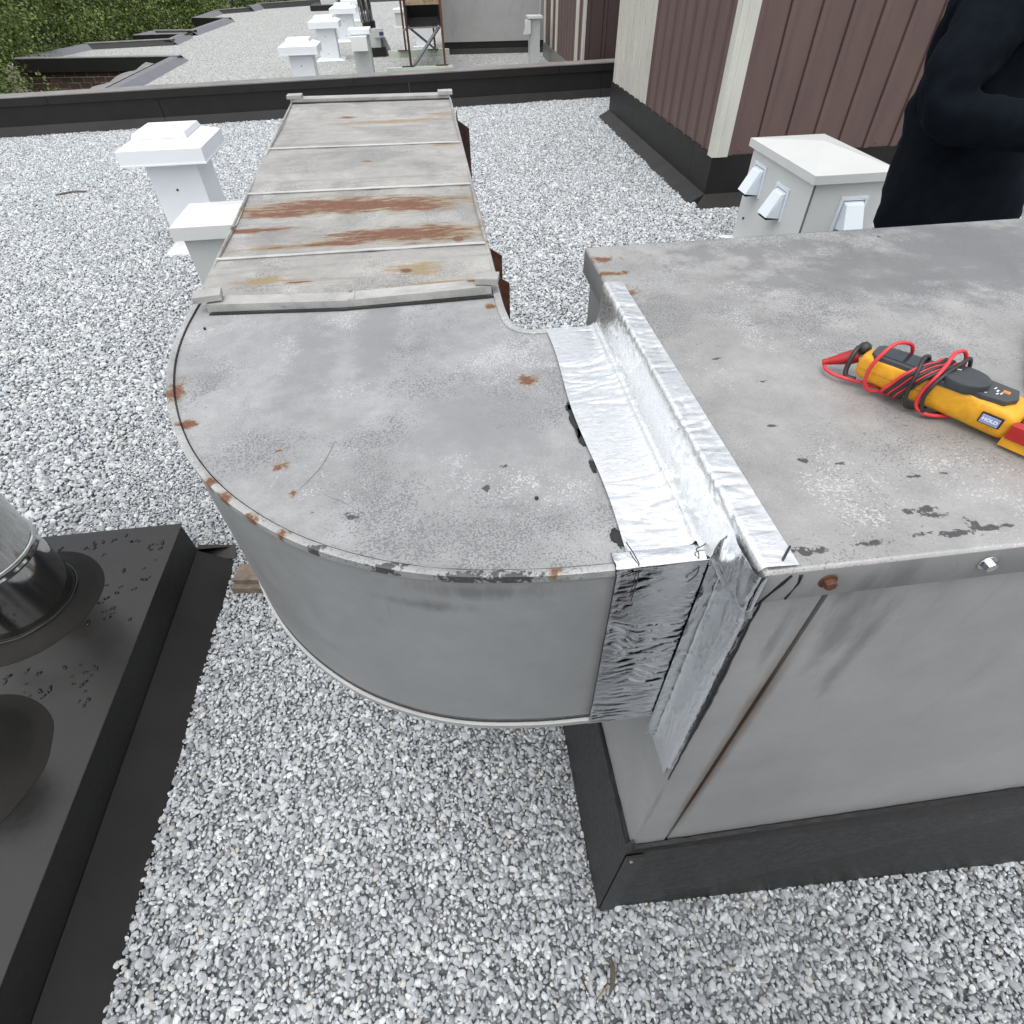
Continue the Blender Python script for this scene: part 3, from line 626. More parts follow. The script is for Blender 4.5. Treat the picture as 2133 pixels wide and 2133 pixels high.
def seglerp(prof, n):
    P_ = [Vector(p) for p in prof]; L = [0]
    for a, b in zip(P_, P_[1:]): L.append(L[-1]+(b-a).length)
    out = []
    for k in range(n):
        s = L[-1]*k/(n-1); i = 0
        while i < len(L)-2 and L[i+1] < s: i += 1
        out.append(P_[i].lerp(P_[i+1], (s-L[i])/(L[i+1]-L[i])))
    return out
FT = thing('foil_tape_joint', 'shiny wrinkled aluminium foil tape sealing the elbow to the grey cabinet', 'foil tape', (.22, .5, 1.56))
def prof_top(f):   # f 0..1 from front to back
    y0, y1 = .268, .835
    y = y0+(y1-y0)*f
    xa = .153-.006*f+.003*math.sin(f*9)
    yf = .352+(.822-.352)*f if f > 0 else .352
    return [(xa, yf, DZ1+.0045), (.205, yf, DZ1+.004), (.221, yf, DZ1+.005), (.226, yf, DZ1+.010), (.2295, yf*.8+y*.2, DZ1+.007), (.2355, yf*.5+y*.5, DZ1+.022), (.2370, y, 1.598), (.2375, y, 1.614), (.2415, y, 1.6225), (.250, y, 1.6230), (.270+.004*(1-f), y, 1.6215)]
rows = [seglerp([tuple(c) for c in catmull(prof_top(i/230), 4)], 96) for i in range(231)]
foil(rows, 'top_tape', M_foil, FT, .0022, (11, 34, 30))
# front wrap: duct front face, top lap and cabinet corner
ZB = DZ0-.018
def prof_wrap(f):  # f 0 left .. 1 right at the wall ; goes from top lap down the face
    x = .137+(.254-.137)*f
    yk = .327
    return [(x, .350, DZ1+.0065), (x, .338, DZ1+.0075), (x, .330, DZ1+.0055), (x, yk, DZ1-.006), (x-.0, yk, 1.40), (x-.0, yk, ZB)]
rows = [seglerp([tuple(c) for c in catmull(prof_wrap(i/90), 4)], 200) for i in range(91)]
foil(rows, 'front_tape', M_foil_f, FT, .0022, (14, 30, 30), ripple=.62)
def prof_cab(f):   # f 0 top .. 1 bottom, from duct face across the cabinet side wall to its front corner
    z = 1.616+(1.135-1.616)*f
    zi = max(z, DZ0-.03) if f < .9 else z
    g = min(1, max(0, (z-1.535)/.032)); xo = .2505-.0145*g; yo = .2718-.0092*g
    return [(.232-.002*f, .3265, min(z, DZ1)), (xo-.004, .3262, min(z, 1.585)), (xo, .318, z), (xo-.001, .300, z), (xo, .284, z), (xo+.0015, yo+.003, z), (xo+.009, yo, z)]
rows = [seglerp([tuple(c) for c in catmull(prof_cab(i/200), 4)], 60) for i in range(201)]
foil(rows, 'corner_tape', M_foil_c, FT, .0016, (20, 50, 16))
bm = B()
def flap():
    rows = []
    for i in range(30):
        f = i/29; z = DZ0-.015-.10*f
        rows.append([Vector((.2512, .372-.03*f+(.276-.372+.03*f)*j/24, z)) for j in range(25)])
    return rows
bm.free(); foil(flap(), 'lower_flap', M_foil_c, FT, .0022, (20, 46, 40))
# black mastic lines along the tape edges
bm = B(); tube(bm, [(.1375, .352, DZ1+.004), (.1372, .333, DZ1+.007), (.1370, .3265, DZ1-.003)]+[(.1370+.0012*noise.noise(Vector((0, 0, k*.8))), .3268, DZ1-.012-k*.0163) for k in range(1, 20)], [.0007]*22, 5); obj('mastic_line', bm, M_mast, FT, smooth=True)
bm = B(); tube(bm, [(.1555, .362, DZ1+.0065), (.158, .345, DZ1+.0095), (.1605, .332, DZ1+.008), (.1595, .3255, DZ1-.006), (.1575, .3250, DZ1-.045)], .0006, 5); obj('mastic_line', bm, M_mast, FT, smooth=True)
pp = [(.258+.0015*noise.noise(Vector((k*.5, 0, 0))), .2708, 1.566-k*.012) for k in range(40)]
bm = B(); tube(bm, pp, [.0012+(.0035*math.exp(-((k-17)/9)**2))*(.7+.6*noise.noise(Vector((k*.9, 5, 0)))) for k in range(40)], 6); obj('mastic_line', bm, M_mast, FT, smooth=True)
bm = B(); tube(bm, catmull([(.246, .352, 1.578), (.232, .345, DZ1+.011), (.222, .341, DZ1+.010), (.222, .334, DZ1+.0095), (.222, .3255, DZ1-.008), (.214, .3245, DZ1-.022)], 5), .0006, 5); obj('mastic_line', bm, M_mast, FT, smooth=True)
bm = B(); tube(bm, catmull([(.2485, .318, 1.59), (.2475, .312, 1.575), (.2478, .309, 1.555), (.2480, .307, 1.54)], 5), .0008, 5); obj('mastic_line', bm, M_mast, FT, smooth=True)
bm = B(); tube(bm, catmull([(.274, .287, 1.623), (.262, .2745, 1.622), (.256, .268, 1.610), (.254, .2665, 1.592), (.2515, .2665, 1.575), (.250, .2665, 1.566)], 5), .0012, 5); obj('mastic_line', bm, M_mast, FT, smooth=True)
bm = B(); tube(bm, [(.2535, .835, 1.612), (.250, .838, 1.598), (.249, .836, 1.578), (.247, .83, 1.565)], .0022, 5); obj('mastic_line', bm, M_mast, FT, smooth=True)
for seed, (cx, cy, rx, ry) in enumerate(((.149, .578, .008, .034), (.147, .612, .006, .010), (.151, .372, .007, .013), (.150, .49, .004, .010), (.149, .545, .006, .016))):
    bm = B(); poly = []
    for k in range(26):
        a_ = k*2*math.pi/26; q = 1+.55*noise.noise(Vector((math.cos(a_)*1.8+seed*5, math.sin(a_)*1.8, 2)))+.25*noise.noise(Vector((math.cos(a_)*5+seed*5, math.sin(a_)*5, 7)))
        poly.append((cx+rx*q*math.cos(a_), cy+ry*q*math.sin(a_)))
    prism(bm, poly, DZ1-.002, DZ1+.0024); obj('mastic_patch', bm, M_mast, FT)

# ------------------------------------------------------------ clamp meter on the cabinet
U = Vector((math.cos(R(-52.5)), math.sin(R(-52.5)), 0)); V_ = Vector((-U.y, U.x, 0))
SV, SZ = .76, .88
ML = Matrix(((U.x, V_.x*SV, 0, .466), (U.y, V_.y*SV, 0, .524), (0, 0, SZ, 1.6225), (0, 0, 0, 1)))
met = thing('clamp_meter', 'yellow and grey clamp meter wrapped in red and black leads, lying on the cabinet top', 'clamp meter', tuple(ML @ Vector((.08, .01, 0))))
def L3(*p): return ML @ Vector(p)
def hull(stations, name, m, parent, sm=True, sub=0):
    bm = B(); rings = [[bm.verts.new(L3(u, y, z)) for (y, z) in sec] for (u, sec) in stations]
    for a, b in zip(rings, rings[1:]):
        for k in range(len(a)): bm.faces.new((a[k], a[(k+1) % len(a)], b[(k+1) % len(a)], b[k]))
    bm.faces.new(rings[0]); bm.faces.new(rings[-1]); bmesh.ops.recalc_face_normals(bm, faces=bm.faces)
    o = obj(name, bm, m, parent, smooth=sm)
    if sub: s = o.modifiers.new('sub', 'SUBSURF'); s.levels = sub; s.render_levels = sub
    return o
def sec(cy, hw, z0, z1):
    return [(cy-hw*.55, z0), (cy-hw*.9, z0+.006), (cy-hw, z0+.018), (cy-hw*.98, z1-.007), (cy-hw*.86, z1-.001), (cy, z1), (cy+hw*.86, z1-.001), (cy+hw*.98, z1-.007), (cy+hw, z0+.018), (cy+hw*.9, z0+.006), (cy+hw*.55, z0)]
hull([(-.002, sec(.010, .012, .016, .032)), (.0015, sec(.010, .0185, .008, .041)), (.010, sec(.010, .023, .006, .0445)), (.04, sec(.010, .0245, .004, .045)), (.08, sec(.010, .0255, .003, .045)), (.112, sec(.010, .027, .002, .044)), (.128, sec(.010, .030, .001, .043)), (.150, sec(.010, .033, 0, .041)), (.164, sec(.010, .033, 0, .038))], 'body', M_yel, met, sub=2)
hull([(.160, sec(.010, .030, .006, .034)), (.175, sec(.010, .034, .006, .032)), (.185, sec(.010, .034, .008, .030))], 'jaw_mount', M_dgrey, met, sub=1)
for s_ in (-1, 1):
    bm = B(); pts = [L3(.185+.030*math.sin(a_)+.006, .010+s_*.034*math.cos(a_*.98), .019) for a_ in [i*math.pi/2/10 for i in range(11)]]
    tube(bm, pts, .008, 8); obj('jaw', bm, M_yel, met, smooth=True)
# grey face plate with notch, dial and display
def faceplate(poly, z0, z1, name, m, parent, bev=.001):
    bm = B(); hexa(bm, [L3(x, y, z0) for x, y in poly], [L3(x, y, z1) for x, y in poly]); bmesh.ops.recalc_face_normals(bm, faces=bm.faces); return obj(name, bm, m, parent, bevel=bev)
faceplate([(.008, .000), (.014, -.010), (.072, -.0125), (.074, -.0155), (.106, -.0170), (.112, -.012), (.120, -.014), (.142, -.011), (.150, .006), (.146, .030), (.112, .035), (.014, .031), (.008, .022)], .040, .0468, 'face_plate', M_dgrey, met)
faceplate([(.018, -.004), (.062, -.005), (.062, .026), (.018, .025)], .0466, .0478, 'display', M_lcd, met, .0006)
bm = B(); lathe(bm, 0, 0, [(.0001, .0545), (.0185, .0545), (.0232, .0532), (.0240, .0515), (.0243, .0440)], 40)
for vv in bm.verts: vv.co = L3(vv.co.x*.98+.099, vv.co.y*1.12+.0065, vv.co.z)
obj('dial', bm, M_knob, met, smooth=True)
bm = B(); M = ML @ Matrix.Translation((.090, .012, .0547)) @ Matrix.Rotation(R(40), 4, 'Z'); box(bm, -.0025, .0025, -.0005, .0005, 0, .0004, M); obj('dial_pointer', bm, M_print, met)
bm = B()
for (x, y, a_, l, w) in ((.105, .024, 10, .004, .0006), (.111, .020, 20, .004, .0006), (.117, .013, 30, .005, .0007), (.119, .003, 50, .004, .0015), (.117, -.004, 60, .005, .0009), (.122, -.006, 60, .003, .0008), (.127, .014, 80, .006, .0012), (.130, .009, 80, .005, .0018), (.134, .005, 80, .006, .0012), (.100, .028, 5, .003, .0006), (.076, .022, 0, .004, .0008), (.080, .026, 0, .003, .0006), (.131, .001, 80, .005, .0014)):
    M = ML @ Matrix.Translation((x, y, .0469)) @ Matrix.Rotation(R(a_), 4, 'Z'); box(bm, -l/2, l/2, -w/2, w/2, 0, .0003, M)
obj('printed_marks', bm, M_print, met)
bm = B(); box(bm, .134, .1405, .009, .017, .0468, .0472, ML); box(bm, .1355, .139, .0105, .0155, .0473, .0474, ML); obj('rating_mark', bm, M_orange, met)
# side: mould line, hold key, red trigger
bm = B(); tube(bm, [L3(u, -.0150-.00-.010*max(0, (u-.112))/.04*.9, .026-.02*(u-.02)) for u in [.004+.006*i for i in range(22)]], .0004, 5); obj('mould_line', bm, simple('dark_yellow_seam', (.32, .14, .01), .6), met)
MS = ML @ Matrix.Translation((.139, -.0268, .0245)) @ Matrix.Rotation(R(90), 4, 'X') @ Matrix.Rotation(R(0), 4, 'Z')
MS = ML @ Matrix.Translation((.1400, -.0215, .0250)) @ Matrix.Rotation(R(-7), 4, 'Z') @ Matrix.Rotation(R(90), 4, 'X')
bm = B(); box(bm, -.0085, .0085, -.0050, .0050, -.004, .0036, MS); hb = obj('hold_button', bm, M_lav, met, bevel=.0018)
bm = B(); box(bm, -.0100, .0100, -.0064, .0064, -.004, .0022, MS); obj('button_recess', bm, M_mast, met, bevel=.002)
text('HOLD', .0052, MS @ Matrix.Translation((0, 0, .0038)), M_print, met, 'hold_lettering', bold=.0002)
bm = B(); MT = ML @ Matrix.Translation((.1810, -.0255, .0225)) @ Matrix.Rotation(R(-7), 4, 'Z'); box(bm, -.0225, .0350, -.0065, .0080, -.0085, .0085, MT); obj('trigger', bm, M_red, met, bevel=.0045)
bm = B(); box(bm, -.024, .018, -.003, .012, -.0205, -.0095, MT); obj('trigger_guard', bm, M_yel, met, bevel=.002)
# leads
def ringpt(u, th, g=.0035, tw=0):
    """point round the meter section, th 0 = front side middle, .25 = top, .5 back, .75 bottom"""
    th %= 1.0; y0, y1, z0, z1 = -.0155-g, .0355+g, .001+g*.6, .047+g
    tab = [(0.0, (y0, .022)), (.10, (y0, z1-.008)), (.16, (y0+.008, z1)), (.34, (y1-.008, z1)), (.40, (y1, z1-.008)), (.5, (y1, .022)), (.60, (y1, z0+.004)), (.66, (y1-.01, z0)), (.84, (y0+.012, z0)), (.90, (y0+.003, z0+.005)), (1.0, (y0, .022))]
    for (a, p), (b, q) in zip(tab, tab[1:]):
        if a <= th <= b:
            f = (th-a)/(b-a); return (u, p[0]+(q[0]-p[0])*f, p[1]+(q[1]-p[1])*f)
def helix(u0, u1, turns, g, ph, tilt, n=26):
    out = []
    for i in range(int(turns*n)+1):
        th = ph+i/n; u = u0+(u1-u0)*i/(turns*n); p = ringpt(u, th, g+.0008*math.sin(i*1.7))
        out.append((p[0]+tilt*math.sin(2*math.pi*(th-.12))*.5, p[1], p[2]))
    return out
rl = thing('red_test_lead', 'red test lead with its probe, coiled round the yellow clamp meter', 'test lead', tuple(L3(.04, .01, .02)))
bl = thing('black_test_lead', 'black test lead coiled round the yellow clamp meter, probe behind it', 'test lead', tuple(L3(.05, .01, .02)))
wr = .0021
def wire(pts, n_, r_, m_, par):
    bm = B(); tube(bm, [L3(*p) for p in catmull(pts, n_)], r_, 8); obj('wire', bm, m_, par, smooth='all')
pts = helix(.050, .070, 3, .0042, .62, .030); wire(pts, 2, wr, M_redwire, rl)
lp = [(.045, .004, .0015), (.034, -.004, .0015), (.024, -.016, .003), (.018, -.023, .014), (.016, -.024, .034), (.020, -.018, .054), (.026, -.002, .066), (.036, .016, .064), (.040, .028, .053), (.040, .038, .036), (.036, .036, .010), (.038, .010, .0022), (.036, -.008, .0028), (.046, -.004, .002), (.056, .006, .0012)]
wire(lp, 6, wr, M_redwire, rl)
lp2 = [(.108, .004, .001), (.098, -.010, .0015), (.086, -.0215, .003), (.075, -.0235, .010), (.073, -.0225, .030), (.077, -.014, .0505), (.078, .004, .058), (.078, .026, .066), (.084, .040, .066), (.089, .046, .052), (.089, .043, .030), (.086, .036, .008), (.096, .010, .001), (.104, .0, .001)]
wire(lp2, 6, wr, M_redwire, rl)
lp3 = [(-.036, .008, .0025), (-.030, -.002, .0022), (-.018, -.008, .0022), (-.006, -.008, .003), (.006, -.002, .0015), (.032, .008, .001)]
wire(lp3, 5, wr, M_redwire, rl)
lp4 = [(.150, .055, .003), (.160, .060, .006), (.175, .066, .006), (.20, .07, .003)]; wire(lp4, 5, wr, M_redwire, rl)
bm = B(); a_, b_ = Vector((-.040, .010, .004)), Vector((-.008, .030, .022))
q = [a_.lerp(b_, f) for f in (0, .08, .14, .2, .3, .5, .8, .97, 1)]; tube(bm, [L3(*p) for p in q], [.0035, .0042, .0036, .0046, .0050, .0066, .0085, .0080, .004], 12)
obj('probe_handle', bm, M_red, rl, smooth=True)
bm = B(); tube(bm, [L3(*b_), L3(*(b_+(b_-a_)*.35))], [.0025, .0008], 8); obj('probe_tip', bm, M_bolt, rl)
pts = helix(.054, .074, 3, .0058, .60, .030); wire(pts, 2, wr, M_blackwire, bl)
lp = [(.082, .002, .001), (.074, -.012, .002), (.066, -.0225, .004), (.061, -.0255, .022), (.060, -.024, .042), (.058, -.012, .0555), (.056, .006, .058), (.058, .026, .052), (.060, .039, .036), (.060, .036, .008), (.070, .010, .001), (.080, .004, .001)]
wire(lp, 6, wr, M_blackwire, bl)
lp = [(.100, .006, .001), (.092, -.010, .001), (.084, -.022, .004), (.0775, -.0262, .022), (.0785, -.0235, .040), (.083, -.008, .0535), (.088, .020, .058), (.092, .040, .060), (.096, .046, .040), (.094, .038, .010), (.096, .010, .001), (.100, .0, .001)]
wire(lp, 6, wr, M_blackwire, bl)
lp = [(-.008, .032, .030), (-.011, .022, .036), (-.011, .008, .030), (-.010, .0, .012), (-.006, -.003, .004), (.004, .0, .003)]
wire(lp, 6, .0028, M_blackwire, bl)
bm = B(); bmesh.ops.create_uvsphere(bm, u_segments=14, v_segments=8, radius=.0075, matrix=Matrix.Translation(L3(-.006, .030, .034))); obj('probe_guard', bm, M_blackwire, bl, smooth='all')
bm = B(); pa, pb_ = Vector((.655, .472, 1.626)), Vector((.775, .606, 1.632)); tube(bm, [pa.lerp(pb_, f) for f in (0, .1, .5, .8, 1)], [.003, .005, .006, .0075, .006], 12)
pr = obj('probe', bm, M_dgrey, None, smooth=True, origin=(.7, .54, 1.62)); tag(pr, 'dark grey probe lying behind the clamp meter at the right edge', 'probe')

# ------------------------------------------------------------ left curb with flues
CZ = .29
lc = thing('flue_curb', 'low black sheet-metal curb at lower left carrying the stainless flue', 'curb', (-1.8, .6, 0))
bm = B(); box(bm, -2.6, -1.22, -1.5, 1.776, CZ-.004, CZ); 
obj('top_sheet', bm, mat_black_flash('wet_black_sheet', .012, .15, .45), lc)
bm = B(); hexa(bm, [(-2.6, -1.5, .11), (-1.221, -1.5, .11), (-1.221, 1.772, .11), (-2.6, 1.772, .11)], [(-2.6, -1.5, CZ-.005), (-1.224, -1.5, CZ-.005), (-1.224, 1.770, CZ-.005), (-2.6, 1.770, CZ-.005)]); obj('curb_side', bm, M_flash, lc)
bm = B(); v = [bm.verts.new(c) for c in ((-1.219, -1.5, .13), (-1.219, 1.76, .13), (-1.108, 1.79, .004), (-1.108, -1.5, .004))]; bm.faces.new(v[::-1])
v2 = [bm.verts.new(c) for c in ((-1.108, -1.5, .004), (-1.108, 1.79, .004), (-1.106, 1.79, -.02), (-1.106, -1.5, -.02))]; bm.faces.new(v2[::-1])
obj('base_skirt', bm, M_flash2, lc)
bm = B(); v = [bm.verts.new(c) for c in ((-2.6, 1.777, .12), (-1.235, 1.777, .12), (-1.120, 1.858, .03), (-2.6, 1.90, .0))]; bm.faces.new(v)
v = [bm.verts.new(c) for c in ((-1.30, 1.80, .055), (-1.105, 1.795, .012), (-1.108, 1.862, .035), (-1.27, 1.87, .05))]; bm.faces.new(v)
obj('back_skirt', bm, M_flash2, lc)
bm = B(); tube(bm, [(-1.40, 1.70, CZ), (-1.40, 1.70, CZ+.005)], .006, 8); obj('screw', bm, M_mast, lc)
# rain drops on the sheet
bm = B()
for i in range(150):
    x, y = rnd.uniform(-1.75, -1.26), rnd.uniform(1.28, 1.74)
    if i > 110: x, y = rnd.uniform(-1.62, -1.28), rnd.uniform(.95, 1.15)
    if (x+1.686)**2+(y-1.42)**2 < .26**2: continue
    r_ = rnd.uniform(.003, .0085); M = Matrix.Translation((x, y, CZ)) @ Matrix.Rotation(rnd.uniform(0, 6), 4, 'Z') @ Matrix.Diagonal((r_*rnd.uniform(1, 2.6), r_, r_*.35, 1))
    bmesh.ops.create_icosphere(bm, subdivisions=1, radius=1, matrix=M)
mw, tw, bw = mat('water_drop'); setp(tw, bw, (.003, .003, .0035), .02, 0, None, .35)
wd = obj('water_drops', bm, mw, lc, smooth='all'); wd['kind'] = 'stuff'
fl = thing('stainless_flue', 'shiny stainless steel flue pipe rising from the black curb at left', 'flue pipe', (-1.686, 1.42, CZ))
bm = B(); lathe(bm, -1.686, 1.42, [(.184, CZ), (.184, .552)], 56); obj('lower_pipe', bm, M_steel, fl, smooth=True)
bm = B(); lathe(bm, -1.686, 1.42, [(.184, .552), (.189, .554), (.191, .562), (.187, .570), (.191, .578), (.189, .588), (.184, .590)], 56); obj('locking_band', bm, M_steel, fl, smooth=True)
bm = B(); lathe(bm, -1.686, 1.42, [(.184, .590), (.184, 1.62), (.182, 1.62), (.182, 1.3)], 56); obj('upper_pipe', bm, M_steel, fl, smooth=True)
bm = B()
pr_ = []
seg = 56
rings = []
for (r_, z) in ((.186, CZ+.032), (.192, CZ+.034), (.205, CZ+.030), (.236, CZ+.010), (.246, CZ+.006), (.262, CZ+.001)):
    rings.append([bm.verts.new((-1.686+(r_*(1+.02*noise.noise(Vector((math.cos(k*.112)*2, math.sin(k*.112)*2, r_*9)))))*math.cos(k*2*math.pi/seg), 1.42+r_*math.sin(k*2*math.pi/seg), z)) for k in range(seg)])
for A, Bq in zip(rings, rings[1:]):
    for k in range(seg): bm.faces.new((A[k], A[(k+1) % seg], Bq[(k+1) % seg], Bq[k]))
M_collar = simple('brown_black_sealant', (.0075, .007, .006), .6, 0, .3, 14, .6, .2)
obj('base_collar', bm, M_collar, fl, smooth='all')
bm = B()
for (ang, dz) in ((1, .9),):
    tube(bm, [(-1.686+.188*math.cos(a_), 1.42+.188*math.sin(a_), CZ+.034+.003*noise.noise(Vector((a_*3, 0, 0)))) for a_ in [i*2*math.pi/60 for i in range(60)]], .004, 5, close=True)
obj('sealant_ring', bm, M_mast, fl, smooth='all')
st = thing('capped_pipe_stub', 'short dark pipe stub in a lumpy collar on the black curb, lower left edge', 'pipe', (-1.60, .80, CZ))
bm = B(); lathe(bm, -1.600, .800, [(.0001, CZ+.30), (.095, CZ+.30), (.105, CZ+.29), (.105, CZ)], 44); obj('pipe', bm, M_knob, st, smooth=True)
bm = B(); rings = []
for (r_, z) in ((.107, CZ+.045), (.125, CZ+.050), (.165, CZ+.035), (.20, CZ+.012), (.215, CZ+.007), (.252, CZ+.001)):
    rings.append([bm.verts.new((-1.600+r_*(1+.05*noise.noise(Vector((math.cos(k*.112)*2+5, math.sin(k*.112)*2, r_*5))))*math.cos(k*2*math.pi/seg), .800+r_*math.sin(k*2*math.pi/seg), z)) for k in range(seg)])
for A, Bq in zip(rings, rings[1:]):
    for k in range(seg): bm.faces.new((A[k], A[(k+1) % seg], Bq[(k+1) % seg], Bq[k]))
obj('base_collar', bm, M_collar, st, smooth='all')
# small debris
bm = B(); M = Matrix.Translation((-1.02, 1.64, .03)) @ Matrix.Rotation(R(-8), 4, 'Z'); box(bm, -.045, .30, -.05, .045, -.03, .012, M); o = obj('wood_block', bm, M_wood, None, bevel=.004, origin=(-1.0, 1.62, 0)); tag(o, 'weathered wood block on the gravel half hidden under the elbow', 'wood block')
bm = B(); M = Matrix.Translation((-1.00, 1.655, .052)) @ Matrix.Rotation(R(-8), 4, 'Z'); box(bm, -.05, .24, -.045, .045, -.009, .020, M); o = obj('wood_shim', bm, M_wood, None, bevel=.003, origin=(-.98, 1.64, .04)); tag(o, 'thin dark wood shim stacked on the wood block by the curb', 'wood piece')
def twig(pts, r, lab, m=M_bark, nm='twig'):
    bm = B(); tube(bm, catmull(pts, 4), r, 5); o = obj(nm, bm, m, None, smooth=True, origin=pts[0]); tag(o, lab, 'twig')
twig([(.262, .155, .016), (.258, .128, .022), (.250, .102, .020), (.235, .08, .018)], [.002, .004, .006, .007, .008, .008, .007, .006, .006, .005, .004, .003, .002], 'brown bark sliver in the gravel below the black curb corner')
twig([(.240, .105, .012), (.222, .092, .014), (.205, .080, .012)], .0022, 'thin straw-coloured grass stem in the gravel near the bark sliver', simple('straw', (.30, .22, .10), .8))
twig([(.170, .130, .012), (.176, .112, .014), (.183, .095, .012)], .0022, 'small red-brown stick in the gravel left of the bark sliver', M_rustmetal)
twig([(-4.35, 7.65, .015), (-4.2, 7.72, .022), (-4.05, 7.74, .015)], .010, 'dark twig on the gravel left of the tall white vent')
twig([(.33, 2.25, .012), (.42, 2.22, .016), (.53, 2.22, .012)], .003, 'thin bent twig on the gravel between duct and cabinet')

# ------------------------------------------------------------ near parapet
def py(x): return 11.36+.088*x
pw = thing('parapet_wall', 'long low parapet wall clad in dark grey metal across the near gravel roof', 'parapet', (-2, 11.2, 0))
xs_ = [-10.4, -7.35, -4.10, -.30, 2.95, 6.5, 12]
def pbox(x0, x1, d0, d1, z0, z1, lean=0, wob=0):
    bm = B(); n_ = 14; rows = []
    for i in range(n_+1):
        x = x0+(x1-x0)*i/n_; w = wob*noise.noise(Vector((x*1.3, z0*9, 4)))
        rows.append([bm.verts.new(c) for c in ((x, py(x)+d0, z0), (x, py(x)+d0+lean, z1+w), (x, py(x)+d1, z1+w), (x, py(x)+d1, z0))])
    for a, b in zip(rows, rows[1:]):
        for k in range(4): bm.faces.new((a[k], b[k], b[(k+1) % 4], a[(k+1) % 4]))
    bm.faces.new(rows[0]); bm.faces.new(rows[-1][::-1]); bmesh.ops.recalc_face_normals(bm, faces=bm.faces); return bm
for a, b in zip(xs_, xs_[1:]):
    obj('base_skirt', pbox(a+.004, b-.004, -.03, .05, -.03, .12, .05), M_flash2, pw)
    obj('face_sheet', pbox(a+.004, b-.004, .028, .30, .10, .385, .002, .004), M_flash, pw)
for a, b in zip([-10.4, -5.6, -1.15, 2.2, 7.0], [-5.6, -1.15, 2.2, 7.0, 12]):
    obj('cap_fascia', pbox(a+.003, b-.003, .006, .33, .365, .462, .004, .006), M_flash, pw)
    obj('cap_top', pbox(a+.002, b-.002, .008, .36, .463, .475, 0, .006), M_flash_gl, pw)
# roof edge flashing round the saw-tooth side of the far roof
ef = thing('roof_edge_flashing', 'low grey and black metal edging zigzagging along the far left roof edge', 'roof edging', (-6, 20, 0))
for (x0, y0), (x1, y1) in zip(EDGE[:-1], EDGE[1:]):
    a = Vector((x0, y0, 0)); b = Vector((x1, y1, 0)); t = (b-a).normalized(); nn = Vector((t.y, -t.x, 0))   # points into the roof
    bm = B(); z = .11 if y0 < 31 else .16
    pr2 = [(.20, -.01), (.02, z), (-.16, z), (-.165, z-.26), (-.12, z-.26)]
    r0 = [bm.verts.new(a-t*.08+nn*o_+Vector((0, 0, zz))) for o_, zz in pr2]; r1 = [bm.verts.new(b+t*.08+nn*o_+Vector((0, 0, zz))) for o_, zz in pr2]
    for k in range(4): bm.faces.new((r0[k], r1[k], r1[k+1], r0[k+1]))
    bmesh.ops.recalc_face_normals(bm, faces=bm.faces)
    along = abs(t.y) > abs(t.x)
    o = obj('edge_section', bm, [simple('slate_grey_metal', (.13, .13, .145), .45, 0, .15, 4, .1), M_flash][0 if along else 1] if True else M_flash, ef)
    if not along:
        bm = B(); r0 = [a-t*.08+nn*.03, b+t*.08+nn*.03, b+t*.08-nn*.17, a-t*.08-nn*.17]
        hexa(bm, [p+Vector((0, 0, z+.001)) for p in r0], [p+Vector((0, 0, z+.016)) for p in r0]); obj('edge_cap', bm, M_flash_gl, ef)
# membrane roll beside notch
bm = B(); v = []
for i in range(21):
    y = 12.0+5.0*i/20; w = .04+.05*math.sin(i*.9)*math.sin(i*.31)
    v.append([bm.verts.new((-6.10, y, .10)), bm.verts.new((-6.22-w, y, .115+.02*math.sin(i))), bm.verts.new((-6.30-w*1.3, y, -.05))])
for a, b in zip(v, v[1:]):
    for k in range(2): bm.faces.new((a[k], a[k+1], b[k+1], b[k]))
o = obj('membrane_edge', bm, M_flash_gl, ef, smooth='all')
# brick wall of the notch
bwl = thing('brick_wall', 'dark brown brick wall of the roof notch below a black metal fascia', 'wall', (-8, 18.6, -3))
def by(x): return 18.07+(x+5.87)*(18.75-18.07)/(-9.8+5.87)
bm = B(); hexa(bm, [(-10.6, by(-10.6)+.02, -6.2), (-5.87, by(-5.87)+.02, -6.2), (-5.87, by(-5.87)+.3, -6.2), (-10.6, by(-10.6)+.3, -6.2)], [(-10.6, by(-10.6)+.02, -.02), (-5.87, by(-5.87)+.02, -.02), (-5.87, by(-5.87)+.3, -.02), (-10.6, by(-10.6)+.3, -.02)]); obj('mortar', bm, M_mortar, bwl)
bm = B(); box(bm, 0, .262, -.001, .03, 0, .094); bmesh.ops.bevel(bm, geom=bm.edges[:], offset=.004, segments=1)
bme = []
for m_ in M_brick_mats:
    q = bpy.data.meshes.new('brick'); bm.to_mesh(q); q.materials.append(m_); bme.append(q)
bm.free()
ba = math.atan2(18.75-18.07, -9.8+5.87)-math.pi
for r_ in range(13):
    for c_ in range(15):
        x = -10.0+.283*c_+(.14 if r_ % 2 else 0); z = -.15-.112*(r_+1)+rnd.uniform(-.003, .003)
        if x > -6.15: continue
        o = bpy.data.objects.new('brick', bme[rnd.randrange(4)]); COL.objects.link(o); o.parent = bwl
        o.location = Vector((x, by(x)-.003+rnd.uniform(-.003, .003), z))-Vector(bwl.location); o.rotation_euler = (0, 0, ba)

